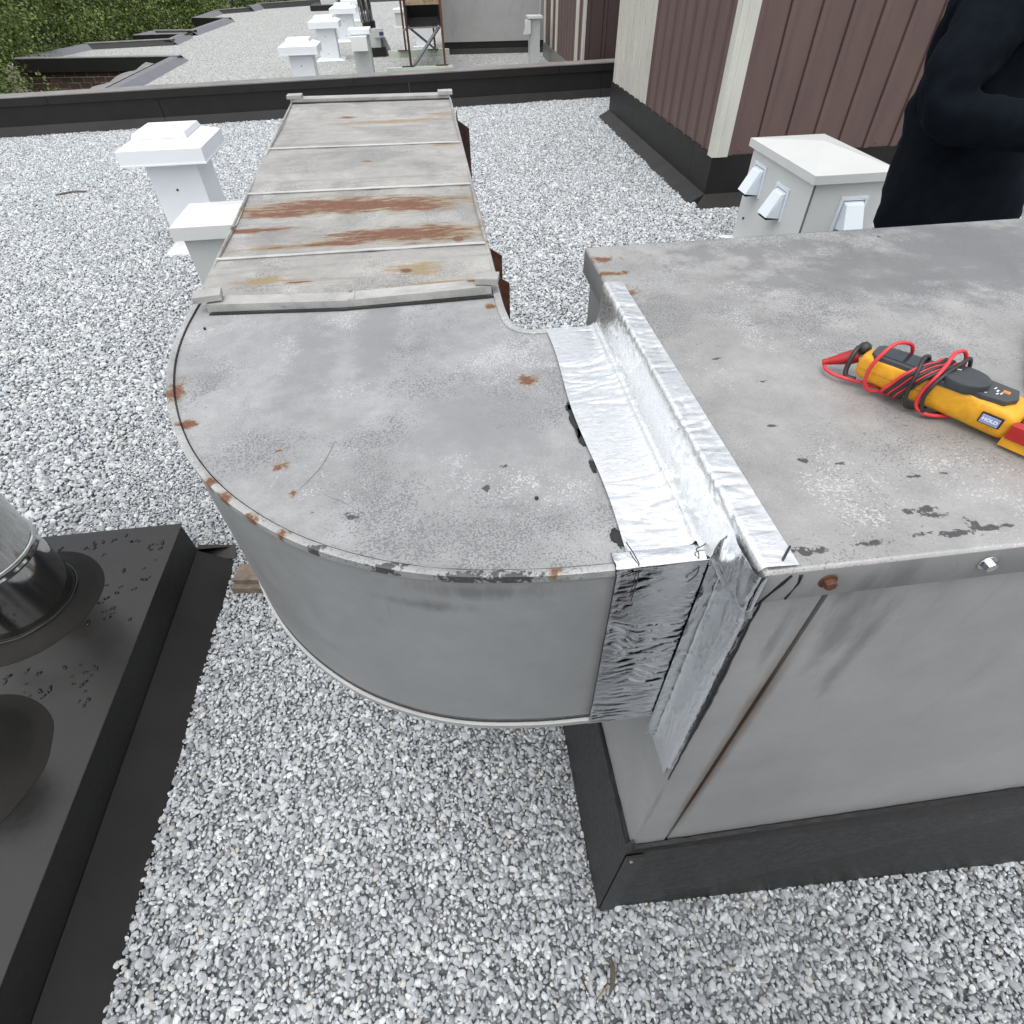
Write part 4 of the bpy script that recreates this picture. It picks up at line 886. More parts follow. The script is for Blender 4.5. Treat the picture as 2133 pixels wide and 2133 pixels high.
# ------------------------------------------------------------ white roof vents
VG = 'white capped roof vents in a row'
def hat_vent(cx, cy, w, d, H, lab, topper=True, nm='roof_vent', m=M_white):
    t = thing(nm, lab, 'roof vent', (cx, cy, 0), VG)
    hw, hd = w/2, d/2
    bm = B(); frustum(bm, cx, cy, -.005, .035, hw+.13, hd+.13, hw+.02, hd+.02); obj('base_flange', bm, m, t, bevel=.003)
    bm = B(); box(bm, cx-hw, cx+hw, cy-hd, cy+hd, .02, H-.17); obj('post', bm, m, t, bevel=.003)
    ch, cd = hw+.13, hd+.13
    bm = B(); box(bm, cx-ch, cx+ch, cy-cd, cy+cd, H-.19, H-.085); obj('cap', bm, m, t, bevel=.004)
    bm = B(); box(bm, cx-ch-.006, cx+ch+.006, cy-cd-.006, cy+cd+.006, H-.197, H-.186); obj('drip_edge', bm, m, t)
    bm = B(); frustum(bm, cx, cy, H-.086, H-.03, ch, cd, hw*.98, hd*.98); obj('cap_slope', bm, m, t)
    if topper:
        bm = B(); frustum(bm, cx, cy, H-.032, H+.005, hw+.01, hd+.01, hw-.005, hd-.005); obj('lid', bm, m, t, bevel=.003)
    for z in (.12, H*.55):
        bm = B(); bmesh.ops.create_cone(bm, cap_ends=True, segments=8, radius1=.009, radius2=.009, depth=.008, matrix=Matrix.Translation((cx-hw*.1, cy-hd-.003, z)) @ Matrix.Rotation(R(90), 4, 'X')); obj('screw', bm, M_flash2, t)
    return t
hat_vent(-2.23, 5.93, .42, .42, .915, 'tall white capped vent on the near gravel, left of the duct')
hat_vent(-2.16, 13.1, .40, .36, .80, 'white capped vent just behind the parapet, nearest of the far row')
hat_vent(-2.20, 17.4, .42, .36, .78, 'white capped vent second behind the parapet with its base flange showing')
hat_vent(-2.06, 20.8, .44, .40, .78, 'white capped vent third in the far row')
hat_vent(-2.30, 26.4, .42, .42, .62, 'white capped vent farthest in the row, beside the far flue')
# low vent box hidden partly by the duct
t = thing('vent_box', 'pale grey square vent box with flat peaked lid, left of the duct', 'roof vent', (-1.42, 4.2, 0))
def lidded(t, x0, x1, y0, y1, H, m, ov=.045, fh=.075, pk=.045, ml=None):
    ml = ml or m
    bm = B(); frustum(bm, (x0+x1)/2, (y0+y1)/2, -.005, .03, (x1-x0)/2+.10, (y1-y0)/2+.10, (x1-x0)/2+.01, (y1-y0)/2+.01); obj('base_flange', bm, m, t)
    bm = B(); box(bm, x0, x1, y0, y1, .01, H-pk-fh+.01); obj('box_side', bm, m, t, bevel=.004)
    bm = B(); box(bm, x0-ov, x1+ov, y0-ov, y1+ov, H-pk-fh, H-pk); obj('lid_rim', bm, ml, t, bevel=.004)
    bm = B(); z = H-pk+.001; c = bm.verts.new(((x0+x1)/2, (y0+y1)/2, H)); q = [bm.verts.new(p) for p in ((x0-ov, y0-ov, z), (x1+ov, y0-ov, z), (x1+ov, y1+ov, z), (x0-ov, y1+ov, z))]
    for k in range(4): bm.faces.new((q[k], q[(k+1) % 4], c))
    obj('lid_top', bm, ml, t)
lidded(t, -1.635, -1.10, 3.94, 4.33, .815, M_ltgrey, ml=M_white2)
# vent box with four hoods
t = thing('hooded_vent_box', 'off-white vent box with louvred hoods behind the cabinet', 'roof vent', (2.93, 4.6, 0))
vx0, vx1, vy0, vy1 = 2.645, 3.215, 4.115, 5.125
bm = B(); frustum(bm, (vx0+vx1)/2, (vy0+vy1)/2, -.005, .03, (vx1-vx0)/2+.12, (vy1-vy0)/2+.12, (vx1-vx0)/2+.01, (vy1-vy0)/2+.01); obj('base_flange', bm, M_white, t)
bm = B(); box(bm, vx0, vx1, vy0, vy1, .01, .74); obj('box_side', bm, M_white2, t, bevel=.004)
ov = .035; bm = B(); box(bm, vx0-ov, vx1+ov, vy0-ov, vy1+ov, .735, .79); obj('lid_rim', bm, M_white2, t, bevel=.004)
bm = B(); z = .791; c = bm.verts.new(((vx0+vx1)/2, (vy0+vy1)/2, .872)); q = [bm.verts.new(p) for p in ((vx0-ov, vy0-ov, z), (vx1+ov, vy0-ov, z), (vx1+ov, vy1+ov, z), (vx0-ov, vy1+ov, z))]
for k in range(4): bm.faces.new((q[k], q[(k+1) % 4], c))
obj('lid_top', bm, M_white2, t)
bm = B(); box(bm, vx0-.004, vx0+.012, vy0-.004, vy0+.0, .03, .735); obj('corner_seam', bm, M_greystrut, t)
def hood(M, par):
    bm = B()
    fw = .105; fh = .115
    for (a, b, c, d) in ((-fw, fw, fh-.022, fh), (-fw, -fw+.022, -fh, fh-.023), (fw-.022, fw, -fh, fh-.023)): box(bm, a, b, -.014, 0, c, d, M)
    h = obj('hood_frame', bm, M_hood, par, bevel=.003)
    bm = B(); w = .075
    P0 = [(-w, -.002, .085), (w, -.002, .085), (w, -.004, -.10), (-w, -.004, -.10)]; P1 = [(-w*.9, -.045, .072), (w*.9, -.045, .072), (w, -.125, -.085), (-w, -.125, -.085)]
    hexa(bm, [M @ Vector(p) for p in P0], [M @ Vector(p) for p in P1]); bmesh.ops.recalc_face_normals(bm, faces=bm.faces); obj('hood', bm, M_hood, par, bevel=.004)
    bm = B(); box(bm, -w+.008, w-.008, -.115, -.01, -.104, -.098, M); obj('hood_grille', bm, M_flash, par)
for (x, y, z, rz) in ((vx0, 4.92, .545, -90), (vx0, 4.50, .500, -90), (2.985, vy0, .520, 0)):
    hood(Matrix.Translation((x, y, z)) @ Matrix.Rotation(R(rz), 4, 'Z') @ Matrix.Translation((0, 0, 0)), t)
bm = B(); bmesh.ops.create_cone(bm, cap_ends=True, segments=8, radius1=.010, radius2=.010, depth=.01, matrix=Matrix.Translation((vx0-.004, 5.0, .22)) @ Matrix.Rotation(R(90), 4, 'Y')); obj('screw', bm, M_flash2, t)

# ------------------------------------------------------------ penthouses clad in standing-seam panels
def panel_x(t, x, y0, y1, z0, z1, m, rib=True):     # wall facing -x
    g_ = .016 if m is M_lightsid else .004
    bm = B(); box(bm, x, x+.02, y0+.004, y1-g_, z0, z1); o = obj('panel', bm, m, t)
    if rib:
        bm = B(); hexa(bm, [(x-.022, y1-g_-.022, z0), (x-.001, y1-g_-.030, z0), (x-.001, y1-g_, z0), (x-.022, y1-g_-.004, z0)], [(x-.022, y1-g_-.022, z1), (x-.001, y1-g_-.030, z1), (x-.001, y1-g_, z1), (x-.022, y1-g_-.004, z1)]); obj('rib', bm, m, o)
        if m is M_lightsid:
            bm = B(); box(bm, x-.010, x-.001, y1-.0155, y1+.0035, z0+.001, z1); obj('seam_shadow', bm, M_brown2, o)
def panel_y(t, y, x0, x1, z0, z1, m):               # wall facing -y
    bm = B(); box(bm, x0+.004, x1-.004, y, y+.02, z0, z1); o = obj('panel', bm, m, t)
    bm = B(); hexa(bm, [(x0+.006, y-.022, z0), (x0+.055, y-.022, z0), (x0+.065, y-.001, z0), (x0+.004, y-.001, z0)], [(x0+.006, y-.022, z1), (x0+.055, y-.022, z1), (x0+.065, y-.001, z1), (x0+.004, y-.001, z1)]); obj('rib', bm, m, o)
ph = thing('penthouse', 'brown metal-clad rooftop penthouse with cream corner trim, behind the hooded vent', 'rooftop building', (5, 8, 0))
PX, PY, ZT = 2.755, 6.135, 3.4
bm = B(); box(bm, PX+.025, 9.0, PY+.025, 10.08, -.02, ZT); obj('core_wall', bm, M_brown2, ph)
ys_ = [6.135+.287*k for k in range(14)]
for k in range(8):
    panel_x(ph, PX, ys_[k]+(.10 if k == 0 else 0), ys_[k+1], .435, ZT, M_brown)
yy = ys_[8]
for k in range(6):
    panel_x(ph, PX, yy, yy+.262, .440, ZT, M_lightsid); yy += .262
bm = B(); box(bm, PX-.012, PX+.03, yy+.02, yy+.13, .44, ZT); obj('far_corner_trim', bm, M_lightsid, ph)
k = 0; x = 2.885
while x < 8.8:
    panel_y(ph, PY, x, min(x+.2865, 9.0), .425, ZT, M_brown); x += .2865
bm = B(); box(bm, PX-.028, PX+.004, PY-.03, PY+.085, .415, ZT); box(bm, PX+.0045, PX+.135, PY-.030, PY-.004, .415, ZT); obj('corner_trim', bm, M_trim, ph)
bm = B(); box(bm, PX+.035, PX+.055, PY-.036, PY-.0305, .415, ZT); obj('trim_bead', bm, M_trim, ph)
def flash_x(y0, y1):
    bm = B(); box(bm, PX-.018, PX+.02, y0, y1-.004, .05, .434); obj('wall_flashing', bm, M_flash, ph)
    bm = B(); hexa(bm, [(2.568, y0, -.02), (PX, y0, -.02), (PX, y1-.004, -.02), (2.568, y1-.004, -.02)], [(2.575, y0, .006), (PX-.019, y0, .085), (PX-.019, y1-.004, .085), (2.575, y1-.004, .006)]); obj('base_skirt', bm, M_flash2, ph)
for a, b in ((PY-.018, 6.62), (6.62, 8.9), (8.9, 10.2)): flash_x(a, b)
for a, b in ((PX-.018, 5.2), (5.204, 9.0)):
    bm = B(); box(bm, a+(.0 if a > 3 else .0002), b-.004, PY-.0195, PY+.02, .05, .424); obj('wall_flashing', bm, M_flash, ph)
    bm = B(); hexa(bm, [(a if a > 3 else 2.568, 5.925, -.02), (b-.004, 5.925, -.02), (b-.004, PY-.02, -.02), (a if a > 3 else 2.568+.16, PY-.02, -.02)], [(a if a > 3 else 2.575, 5.932, .006), (b-.004, 5.932, .006), (b-.004, PY-.021, .085), (a if a > 3 else PX-.019, PY-.021, .085)]); obj('base_skirt', bm, M_flash2, ph)
bm = B()
for i in range(20): bmesh.ops.create_icosphere(bm, subdivisions=1, radius=.007, matrix=Matrix.Translation((3.0+.2865*i, PY-.022, .455)))
sc = obj('screw_row', bm, M_flash2, ph); sc['kind'] = 'stuff'
p2 = thing('far_penthouse', 'second brown and cream striped metal-clad penthouse beyond the parapet', 'rooftop building', (5, 14, 0))
PX = 2.755
bm = B(); box(bm, PX+.025, 9.0, 12.325, 16.42, -.02, ZT); obj('core_wall', bm, M_brown2, p2)
y = 12.30; seq = 'TBWBBBBBBWBWBBW'
for ch in seq:
    if ch == 'T':
        bm = B(); box(bm, PX-.02, PX+.02, y, y+.12, .30, ZT); obj('corner_trim', bm, M_lightsid, p2); y += .12; continue
    panel_x(p2, PX, y, y+.287, .26, ZT, M_brown if ch == 'B' else M_lightsid); y += .287
x = 2.78
while x < 8.8: panel_y(p2, 12.30, x, min(x+.2865, 9.0), .30, ZT, M_brown2); x += .2865
bm = B(); box(bm, PX-.03, PX+.02, 12.28, 16.45, -.01, .255); obj('wall_flashing', bm, simple('galvanised_flashing', (.20, .20, .19), .4, .4, .3, 8, .3), p2)

# ------------------------------------------------------------ things on the far roof
t = thing('hooded_post_vent', 'pale grey post vent with a square front hood beside the far flue', 'roof vent', (-1.2, 14.7, 0))
lidded(t, -1.37, -1.04, 14.3, 14.75, .80, M_ltgrey, ov=.04, fh=.07, pk=.02, ml=M_white)
bm = B(); hexa(bm, [(-1.36, 14.02, .49), (-1.06, 14.02, .49), (-1.06, 14.298, .49), (-1.36, 14.298, .49)], [(-1.36, 14.05, .695), (-1.06, 14.05, .695), (-1.06, 14.298, .700), (-1.36, 14.298, .700)]); obj('hood', bm, M_white2, t, bevel=.004)
t = thing('louvred_post_vent', 'light grey post vent with a slatted hood beside the far penthouse', 'roof vent', (2.3, 15.3, 0))
lidded(t, 2.235, 2.44, 15.12, 15.4, .83, M_ltgrey, ov=.05, fh=.035, pk=.015, ml=M_white2)
for i in range(4):
    bm = B(); hexa(bm, [(2.10+.02*i-.02, 15.06+.02*i, .54), (2.235, 15.06+.02*i, .54), (2.235, 15.075+.07*i, .54), (2.10+.02*i-.02, 15.075+.07*i, .54)], [(2.15, 15.06+.07*i, .76), (2.235, 15.06+.07*i, .76), (2.235, 15.075+.07*i, .76), (2.15, 15.075+.07*i, .76)]); obj('slat', bm, M_white2, t)
# flue and machine
t = thing('far_flue_stack', 'tall ribbed steel flue standing on a grey machine base on the far roof', 'flue pipe', (-1.2, 17.9, 0))
bm = B(); box(bm, -1.62, -.90, 17.45, 18.3, -.01, .17); obj('base_box', bm, M_flash, t, bevel=.01)
bm = B(); box(bm, -1.55, -1.0, 17.5, 18.2, .17, .50); obj('housing', bm, M_ltgrey, t, bevel=.01)
bm = B(); frustum(bm, -.95, 17.75, .05, .34, .16, .16, .05, .05); obj('cowl', bm, M_greystrut, t, bevel=.02)
bm = B(); box(bm, -1.12, -.92, 17.4, 17.6, .36, .52); obj('junction_box', bm, M_ltgrey, t, bevel=.01)
bm = B(); box(bm, -1.00, -.90, 17.38, 17.47, .40, .46); obj('blue_valve', bm, simple('dark_blue_plastic', (.03, .03, .09), .5), t)
bm = B(); lathe(bm, -1.24, 17.9, [(.155, .50), (.155, .62)], 24); obj('collar', bm, M_flash, t, smooth=True)
bm = B(); seg = 40; rings = []
for z in (.60, 2.6):
    rings.append([bm.verts.new((-1.27+(.150 if k % 2 else .138)*math.cos(k*2*math.pi/seg)+(z-.6)*-.02, 17.9+(.150 if k % 2 else .138)*math.sin(k*2*math.pi/seg), z)) for k in range(seg)])
for k in range(seg): bm.faces.new((rings[0][k], rings[0][(k+1) % seg], rings[1][(k+1) % seg], rings[1][k]))
obj('pipe', bm, M_steel, t)
# stand with black open box
for (x0, x1, y0, lab) in ((-.80, .56, 14.75, 'pale timber sleeper under the near feet of the rusty stand'), (-.84, .60, 17.25, 'pale timber sleeper under the rear feet of the rusty stand')):
    bm = B(); box(bm, x0, x1, y0, y0+.13, -.005, .12); o = obj('timber_sleeper', bm, M_sleeper, None, bevel=.008, origin=((x0+x1)/2, y0, 0)); tag(o, lab, 'timber')
t = thing('equipment_stand', 'rusty steel stand with grey cross braces carrying an open black box', 'stand', (.05, 15.8, 0))
LG = [(-.295, 14.82), (.405, 14.82), (-.42, 17.2), (.27, 17.2)]
for (x, y) in LG:
    bm = B(); box(bm, x-.022, x+.022, y-.004, y+.004, .12, 2.2); box(bm, x-.022, x-.014, y+.0045, y+.045, .12, 2.2); obj('leg', bm, M_rustmetal if y > 16 or x > 0 else M_rustdark, t)
    bm = B(); box(bm, x-.19, x+.07, y-.03, y+.06, .121, .133); obj('foot_plate', bm, M_rustdark, t)
def bar(a, b, w, m, nm, par):
    bm = B(); tube(bm, [a, b], w, 4); obj(nm, bm, m, par)
bar((-.27, 14.86, .75), (.30, 16.9, .14), .026, M_greystrut, 'brace', t)
bar((.36, 14.88, .74), (-.27, 14.86, .10), .032, M_greystrut, 'brace', t)
bar((-.28, 14.9, .72), (-.42, 17.1, .5), .022, M_greystrut, 'brace', t)
bm = B(); X0, X1, Y0, Y1, Z0, Z1 = -.275, .395, 14.86, 17.0, .735, 1.06
box(bm, X0, X1, Y0+.02, Y1, Z0, Z0+.01); box(bm, X0, X0+.01, Y0, Y1, Z0+.011, 1.9); box(bm, X1-.01, X1, Y0, Y1, Z0+.011, 1.9); box(bm, X0+.011, X1-.011, Y1-.3, Y1, Z0+.011, 1.9); obj('box_shell', bm, M_blackin, t)
bm = B(); box(bm, X0-.005, X1+.005, Y0-.02, Y0-.005, 1.065, 1.9); obj('box_front', bm, M_tan, t)
bm = B(); box(bm, X0-.005, X1+.005, Y0-.01, Y0+.01, Z0-.02, Z0-.001); obj('box_rail', bm, M_greystrut, t)
# big grey unit
t = thing('air_handling_unit', 'large plain grey rooftop unit on a dark curb beyond the stand', 'rooftop unit', (1.7, 18, 0))
bm = B(); hexa(bm, [(.56, 17.36, -.02), (2.9, 17.10, -.02), (2.9, 19.5, -.02), (.56, 19.7, -.02)], [(.56, 17.40, .10), (2.9, 17.14, .10), (2.9, 19.5, .10), (.56, 19.7, .10)]); obj('curb_skirt', bm, M_flash2, t)
bm = B(); hexa(bm, [(.50, 17.42, .10), (2.9, 17.16, .10), (2.9, 19.5, .10), (.50, 19.7, .10)], [(.50, 17.42, .225), (2.9, 17.16, .225), (2.9, 19.5, .225), (.50, 19.7, .225)]); obj('curb', bm, M_flash, t)
bm = B(); hexa(bm, [(.50, 17.40, .226), (2.9, 17.14, .226), (2.9, 19.5, .226), (.50, 19.7, .226)], [(.50, 17.40, 2.1), (2.9, 17.14, 2.1), (2.9, 19.5, 2.1), (.50, 19.7, 2.1)]); obj('casing', bm, mat_galv('plain_grey_casing', .36, specks=False, mott=.12), t, bevel=.01)
bar((2.72, 17.02, .20), (2.80, 17.02, 2.0), .02, M_ltgrey, 'conduit', t)
t = thing('small_far_vent', 'small pale box vent behind the rusty stand', 'roof vent', (-.66, 23.9, 0)); lidded(t, -.80, -.5, 23.7, 24.1, .46, M_ltgrey, ml=M_white2)
t = thing('low_far_box', 'dark low curb box near the far roof edge left of the flue', 'curb', (-3.6, 30.8, 0)); bm = B(); box(bm, -4.3, -2.4, 30.5, 32, -.01, .16); obj('box_body', bm, M_flash, t); bm = B(); box(bm, -3.9, -3.3, 30.9, 31.6, .161, .5); obj('lid', bm, M_white2, t)
t = thing('white_low_box', 'white low box on the far roof right of the small vents', 'box', (.3, 19.0, 0)); bm = B(); box(bm, -.16, .24, 18.6, 19.2, -.01, .42); obj('box_body', bm, M_white, t, bevel=.01); bm = B(); box(bm, -.26, .3, 18.4, 18.59, -.01, .06); obj('box_foot', bm, M_white, t)

# ------------------------------------------------------------ trees
def tree(x, y, h, rad, seed, lab, n=9000, ls=.075, zbase=-6.2):
    t = thing('cedar_tree', lab, 'tree', (x, y, zbase), 'green trees beyond the left roof edge')
    g = np.random.default_rng(seed)
    bm = B(); tube(bm, [(x, y, zbase), (x+.1, y, zbase+h*.5), (x, y, zbase+h*.95)], [.22, .13, .03], 7)
    for k in range(26):
        a_ = g.uniform(0, 6.28); z = zbase+h*g.uniform(.2, .95); l = rad*g.uniform(.6, 1.05)*(1-.5*(z-zbase)/h)
        tube(bm, [(x, y, z), (x+math.cos(a_)*l*.5, y+math.sin(a_)*l*.5, z+.10*l), (x+math.cos(a_)*l, y+math.sin(a_)*l, z+.02*l)], [.035, .018, .005], 4)
    obj('trunk', bm, M_bark, t, smooth=True)
    # sprays: clusters of small blade faces, denser toward the crown surface
    nc = n//45; az = g.uniform(0, 6.283, nc); hz = g.uniform(.08, 1.0, nc)
    prof = np.sqrt(np.clip(1-((hz-.40)/.62)**2, .02, 1)); rr = rad*prof*(.55+.5*g.random(nc)**.5)*(1+.22*np.sin(az*3+seed)+.15*np.sin(hz*17+az*2))
    cx_ = x+rr*np.cos(az); cy_ = y+rr*np.sin(az); cz_ = zbase+h*hz
    m = 45; C = np.stack([cx_, cy_, cz_], 1); cs = rad*.13*(.6+.8*g.random(nc))
    pts = np.repeat(C, m, 0)+g.normal(size=(nc*m, 3))*np.repeat(cs, m)[:, None]*np.array([1, 1, .55])
    out = np.repeat(np.stack([np.cos(az), np.sin(az), -.35+0*az], 1), m, 0)+g.normal(size=(nc*m, 3))*.75
    out /= np.linalg.norm(out, axis=1)[:, None]; sd2 = np.cross(out, g.normal(size=(nc*m, 3))); sd2 /= np.linalg.norm(sd2, axis=1)[:, None]
    L_ = ls*(.7+.8*g.random(nc*m))[:, None]; w_ = L_*.36
    v = np.concatenate([pts-sd2*w_*.5, pts+out*L_*.5+sd2*w_*.0-sd2*w_, pts+out*L_, pts+out*L_*.5+sd2*w_], 1).reshape(-1, 3)
    me = bpy.data.meshes.new('crown'); N = nc*m; me.vertices.add(N*4); me.vertices.foreach_set('co', (v-np.array([x, y, zbase])).astype(np.float32).ravel())
    me.loops.add(N*4); me.loops.foreach_set('vertex_index', np.arange(N*4, dtype=np.int32)); me.polygons.add(N); me.polygons.foreach_set('loop_start', np.arange(0, N*4, 4, dtype=np.int32)); me.polygons.foreach_set('loop_total', np.full(N, 4, np.int32))
    me.update(); me.validate(); me.materials.append(M_leaf); o = bpy.data.objects.new('crown', me); COL.objects.link(o); o.parent = t
for a in ((-10.6, 15.6, 8.2, 1.9, 1, 'nearest green tree at left, overhanging the brick notch', 60000, .085), (-12.0, 19.6, 8.9, 2.2, 2, 'bushy green tree behind the brick notch, second from the left', 60000, .095),
          (-11.3, 23.6, 8.0, 2.0, 3, 'green tree beyond the second roof notch, lighter and looser', 45000, .10), (-11.6, 28.0, 8.6, 2.3, 4, 'green tree beyond the third roof notch', 45000, .11),
          (-10.6, 32.5, 8.2, 2.3, 5, 'green tree near the far corner of the roof', 40000, .12), (-9.0, 38.0, 8.3, 2.6, 6, 'dark green tree past the far left roof corner', 40000, .13),
          (-15.0, 22.5, 9.6, 2.5, 7, 'taller dark tree in the back row at top left', 45000, .11), (-15.2, 29.5, 9.8, 2.6, 8, 'tall dark tree in the back row, middle of the hedge', 40000, .12), (-13.6, 36.5, 9.6, 2.8, 9, 'tall dark tree at the far end of the hedge', 40000, .13),
          (-4.6, 41.0, 8.0, 2.6, 10, 'low green tree behind the far roof edge', 36000, .14), (-12.4, 12.8, 8.0, 1.7, 11, 'green tree at the far left edge, close to the parapet', 40000, .085), (-17.5, 17.0, 9.6, 2.4, 12, 'dark tree behind the nearest green tree', 36000, .11), (.5, 42.5, 7.6, 2.6, 13, 'green tree behind the far flue', 30000, .14)):
    tree(*a[:6], int(a[6]*1.35), a[7]*.66)

# ------------------------------------------------------------ person standing behind the cabinet
per = thing('person', 'person in a dark navy hooded top and black trousers standing behind the cabinet, arm bent', 'person', (2.22, 2.5, 0))
FW = Vector((.74, -.67, 0)).normalized(); SD = Vector((-FW.y, FW.x, 0))      # SD: to the person's left
PC = Vector((2.70, 3.02, 0)); PK = 1.2
def W3(f, s, z): return PC+(FW*f+SD*s+Vector((0, 0, z)))*PK
def skinned(name, nodes, edges, m, par, sub=2):
    me = bpy.data.meshes.new(name); o_ = org(par); me.from_pydata([tuple(n_[0]-o_) for n_ in nodes], edges, []); me.update(); me.materials.append(m)
    o = bpy.data.objects.new(name, me); COL.objects.link(o); o.parent = par
    md = o.modifiers.new('skin', 'SKIN'); md.use_smooth_shade = True
    for i, n_ in enumerate(nodes):
        sv = me.skin_vertices[0].data[i]; r_ = n_[1]; sv.radius = (r_[0]*PK, r_[1]*PK) if isinstance(r_, tuple) else (r_*PK, r_*PK); sv.use_root = (i == 0)
    s = o.modifiers.new('sub', 'SUBSURF'); s.levels = sub; s.render_levels = sub
    return o
# body (skin) from pelvis: one continuous figure
bn = [(W3(0,0,.96), .15), (W3(0,0,1.12), .14), (W3(0,0,1.30), .13), (W3(0,0,1.46), .12), (W3(.0,0,1.56), .055), (W3(.02,0,1.63), .05), (W3(.03,0,1.70), .08), (W3(.03,0,1.79), .09), (W3(.02,0,1.86), .055),
      (W3(.06,.10,.80), .095), (W3(.34,.12,.46), .065), (W3(.28,.13,.10), .045), (W3(.38,.14,.05), .035), (W3(0,-.10,.88), .095), (W3(.03,-.12,.50), .065), (W3(0,-.13,.10), .045), (W3(.12,-.14,.05), .035),
      (W3(0,.17,1.47), .05), (W3(-.02,.31,1.24), .045), (W3(.05,.35,.96), .035), (W3(0,-.19,1.50), .065), (W3(-.13,-.36,1.16), .05), (W3(.14,-.34,1.16), .035)]
be = [(0,1),(1,2),(2,3),(3,4),(4,5),(5,6),(6,7),(7,8),(0,9),(9,10),(10,11),(11,12),(0,13),(13,14),(14,15),(15,16),(3,17),(17,18),(18,19),(3,20),(20,21),(21,22)]
skinned('body', bn, be, M_skin, per)
# hooded top
hn = [(W3(.05,0,.60), .30), (W3(.03,0,.80), .30), (W3(-.02,0,1.06), .26), (W3(-.05,0,1.30), .25), (W3(-.09,0,1.46), .225), (W3(-.07,0,1.60), .16), (W3(-.10,0,1.66), .13), (W3(.05,0,1.60), .125),
      (W3(0,.18,1.50), .12), (W3(-.02,.32,1.24), .095), (W3(.05,.35,.98), .07), (W3(-.10,-.20,1.50), .15), (W3(-.11,-.31,1.32), .125), (W3(-.13,-.36,1.20), .115), (W3(-.06,-.37,1.155), .11), (W3(.14,-.35,1.15), .095), (W3(.30,-.30,1.16), .065)]
he = [(0,1),(1,2),(2,3),(3,4),(4,5),(5,6),(5,7),(4,8),(8,9),(9,10),(4,11),(11,12),(12,13),(13,14),(14,15),(15,16)]
ht = skinned('hooded_top', hn, he, M_cloth, per, 3)
for nm_, sz_, st_ in (('broad_folds', .22, .075), ('fine_folds', .07, .022)):
    tx = bpy.data.textures.new(nm_, 'CLOUDS'); tx.noise_scale = sz_; tx.noise_depth = 2; dm = ht.modifiers.new(nm_, 'DISPLACE'); dm.texture = tx; dm.strength = st_; dm.mid_level = .5; dm.texture_coords = 'LOCAL'
tn = [(W3(.02,0,.66), .235), (W3(.20,.11,.58), .19), (W3(.34,.13,.46), .12), (W3(.28,.13,.10), .08), (W3(-.04,-.11,.56), .17), (W3(.03,-.13,.50), .09), (W3(0,-.13,.10), .075), (W3(.02,0,.86), .22)]
skinned('trousers', tn, [(0,7),(0,1),(1,2),(2,3),(0,4),(4,5),(5,6)], M_cloth2, per)
for s_, f_0 in ((.13, .36), (-.13, .06)):
    bm = B(); c = W3(f_0, s_, .05); M = Matrix.Translation(c) @ Matrix.Rotation(math.atan2(FW.y, FW.x), 4, 'Z') @ Matrix.Diagonal((.165, .062, .06, 1)); bmesh.ops.create_uvsphere(bm, u_segments=16, v_segments=10, radius=1, matrix=M); obj('shoe', bm, M_blackin, per, smooth='all')
bm = B(); c = W3(.005, 0, 1.785); M = Matrix.Translation(c) @ Matrix.Diagonal((.118, .112, .13, 1)); bmesh.ops.create_icosphere(bm, subdivisions=3, radius=1, matrix=M)
for vv in list(bm.verts):
    d = (vv.co-c); f_ = d.dot(FW)
    if f_ > .06 and d.z < .05: bm.verts.remove(vv)
    elif d.z < -.07: bm.verts.remove(vv)
    else: vv.co += d*.06*noise.noise(vv.co*30)
obj('hair', bm, M_hair, per, smooth='all')
for s_ in (.035, -.035):
    bm = B(); bmesh.ops.create_icosphere(bm, subdivisions=2, radius=.013, matrix=Matrix.Translation(W3(.105, s_, 1.775))); obj('eye', bm, M_print, per, smooth='all')
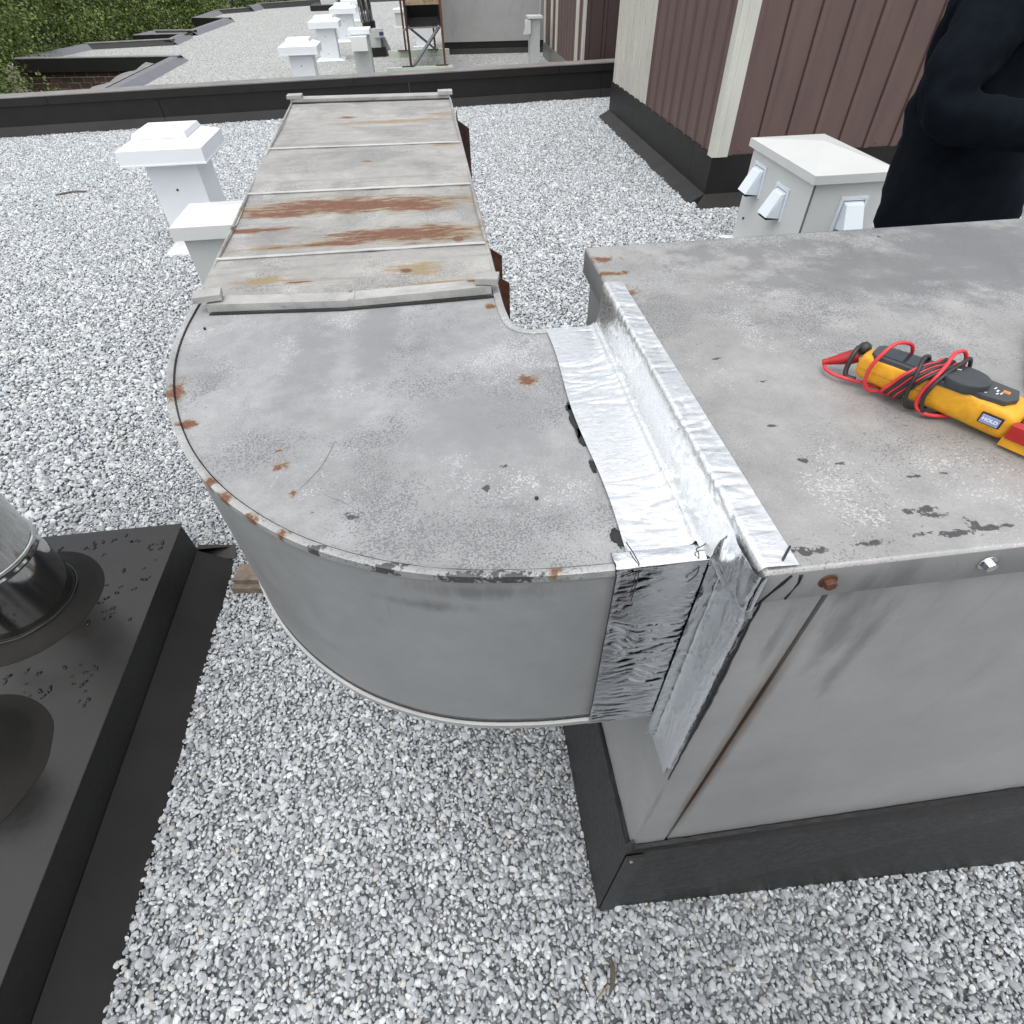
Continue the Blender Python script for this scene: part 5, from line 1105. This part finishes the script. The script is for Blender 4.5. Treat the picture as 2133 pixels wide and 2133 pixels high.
bm = B(); tube(bm, [W3(.11, 0, 1.785), W3(.138, 0, 1.745), W3(.112, 0, 1.738)], [.010, .016, .012], 8); obj('nose', bm, M_skin, per, smooth='all')
bm = B(); tube(bm, [W3(.108, -.022, 1.708), W3(.117, 0, 1.706), W3(.108, .022, 1.708)], .005, 6); obj('mouth', bm, simple('lips', (.30, .12, .10), .5), per, smooth='all')
for s_ in (.092, -.092):
    bm = B(); M = Matrix.Translation(W3(.02, s_, 1.765)) @ Matrix.Rotation(math.atan2(FW.y, FW.x), 4, 'Z') @ Matrix.Diagonal((.022, .010, .033, 1)); bmesh.ops.create_icosphere(bm, subdivisions=2, radius=1, matrix=M); obj('ear', bm, M_skin, per, smooth='all')
for s_, base_, z0 in ((1, (.06, .35), .945), (-1, (.34, -.29), 1.16)):
    f0, sd0 = base_
    hn_ = [(W3(f0, sd0, z0), .028), (W3(f0+.05, sd0-s_*.005, z0), (.040, .020)), (W3(f0+.085, sd0-s_*.005, z0), (.038, .016))]; he_ = [(0, 1), (1, 2)]
    for k, (o2, l2) in enumerate(((-.030, .062), (-.010, .078), (.010, .082), (.029, .070))):
        i0 = len(hn_); hn_ += [(W3(f0+.10, sd0+o2, z0-.002), .0095), (W3(f0+.10+l2*.5, sd0+o2*1.1, z0-.014), .0088), (W3(f0+.10+l2*.8, sd0+o2*1.1, z0-.036), .0078)]; he_ += [(2, i0), (i0, i0+1), (i0+1, i0+2)]
    i0 = len(hn_); hn_ += [(W3(f0+.045, sd0-s_*-.040, z0-.004), .011), (W3(f0+.085, sd0+s_*.052, z0-.014), .0095)]; he_ += [(1, i0), (i0, i0+1)]
    skinned('hand', hn_, he_, M_skin, per)
# the person taking the photograph, behind the camera: added unseen, to put dark reflections in the foil and the flue
ph_ = copy_tree(per); ph_['label'] = 'person in dark clothing taking the photograph, added out of view for dark reflections in the foil tape and the flue'
ang = math.pi/2-math.atan2(FW.y, FW.x); off = Matrix.Rotation(ang, 3, 'Z') @ (Vector(per.location)-PC)
ph_.rotation_euler = (0, 0, ang); ph_.location = Vector((.36, -.74, 0))+off
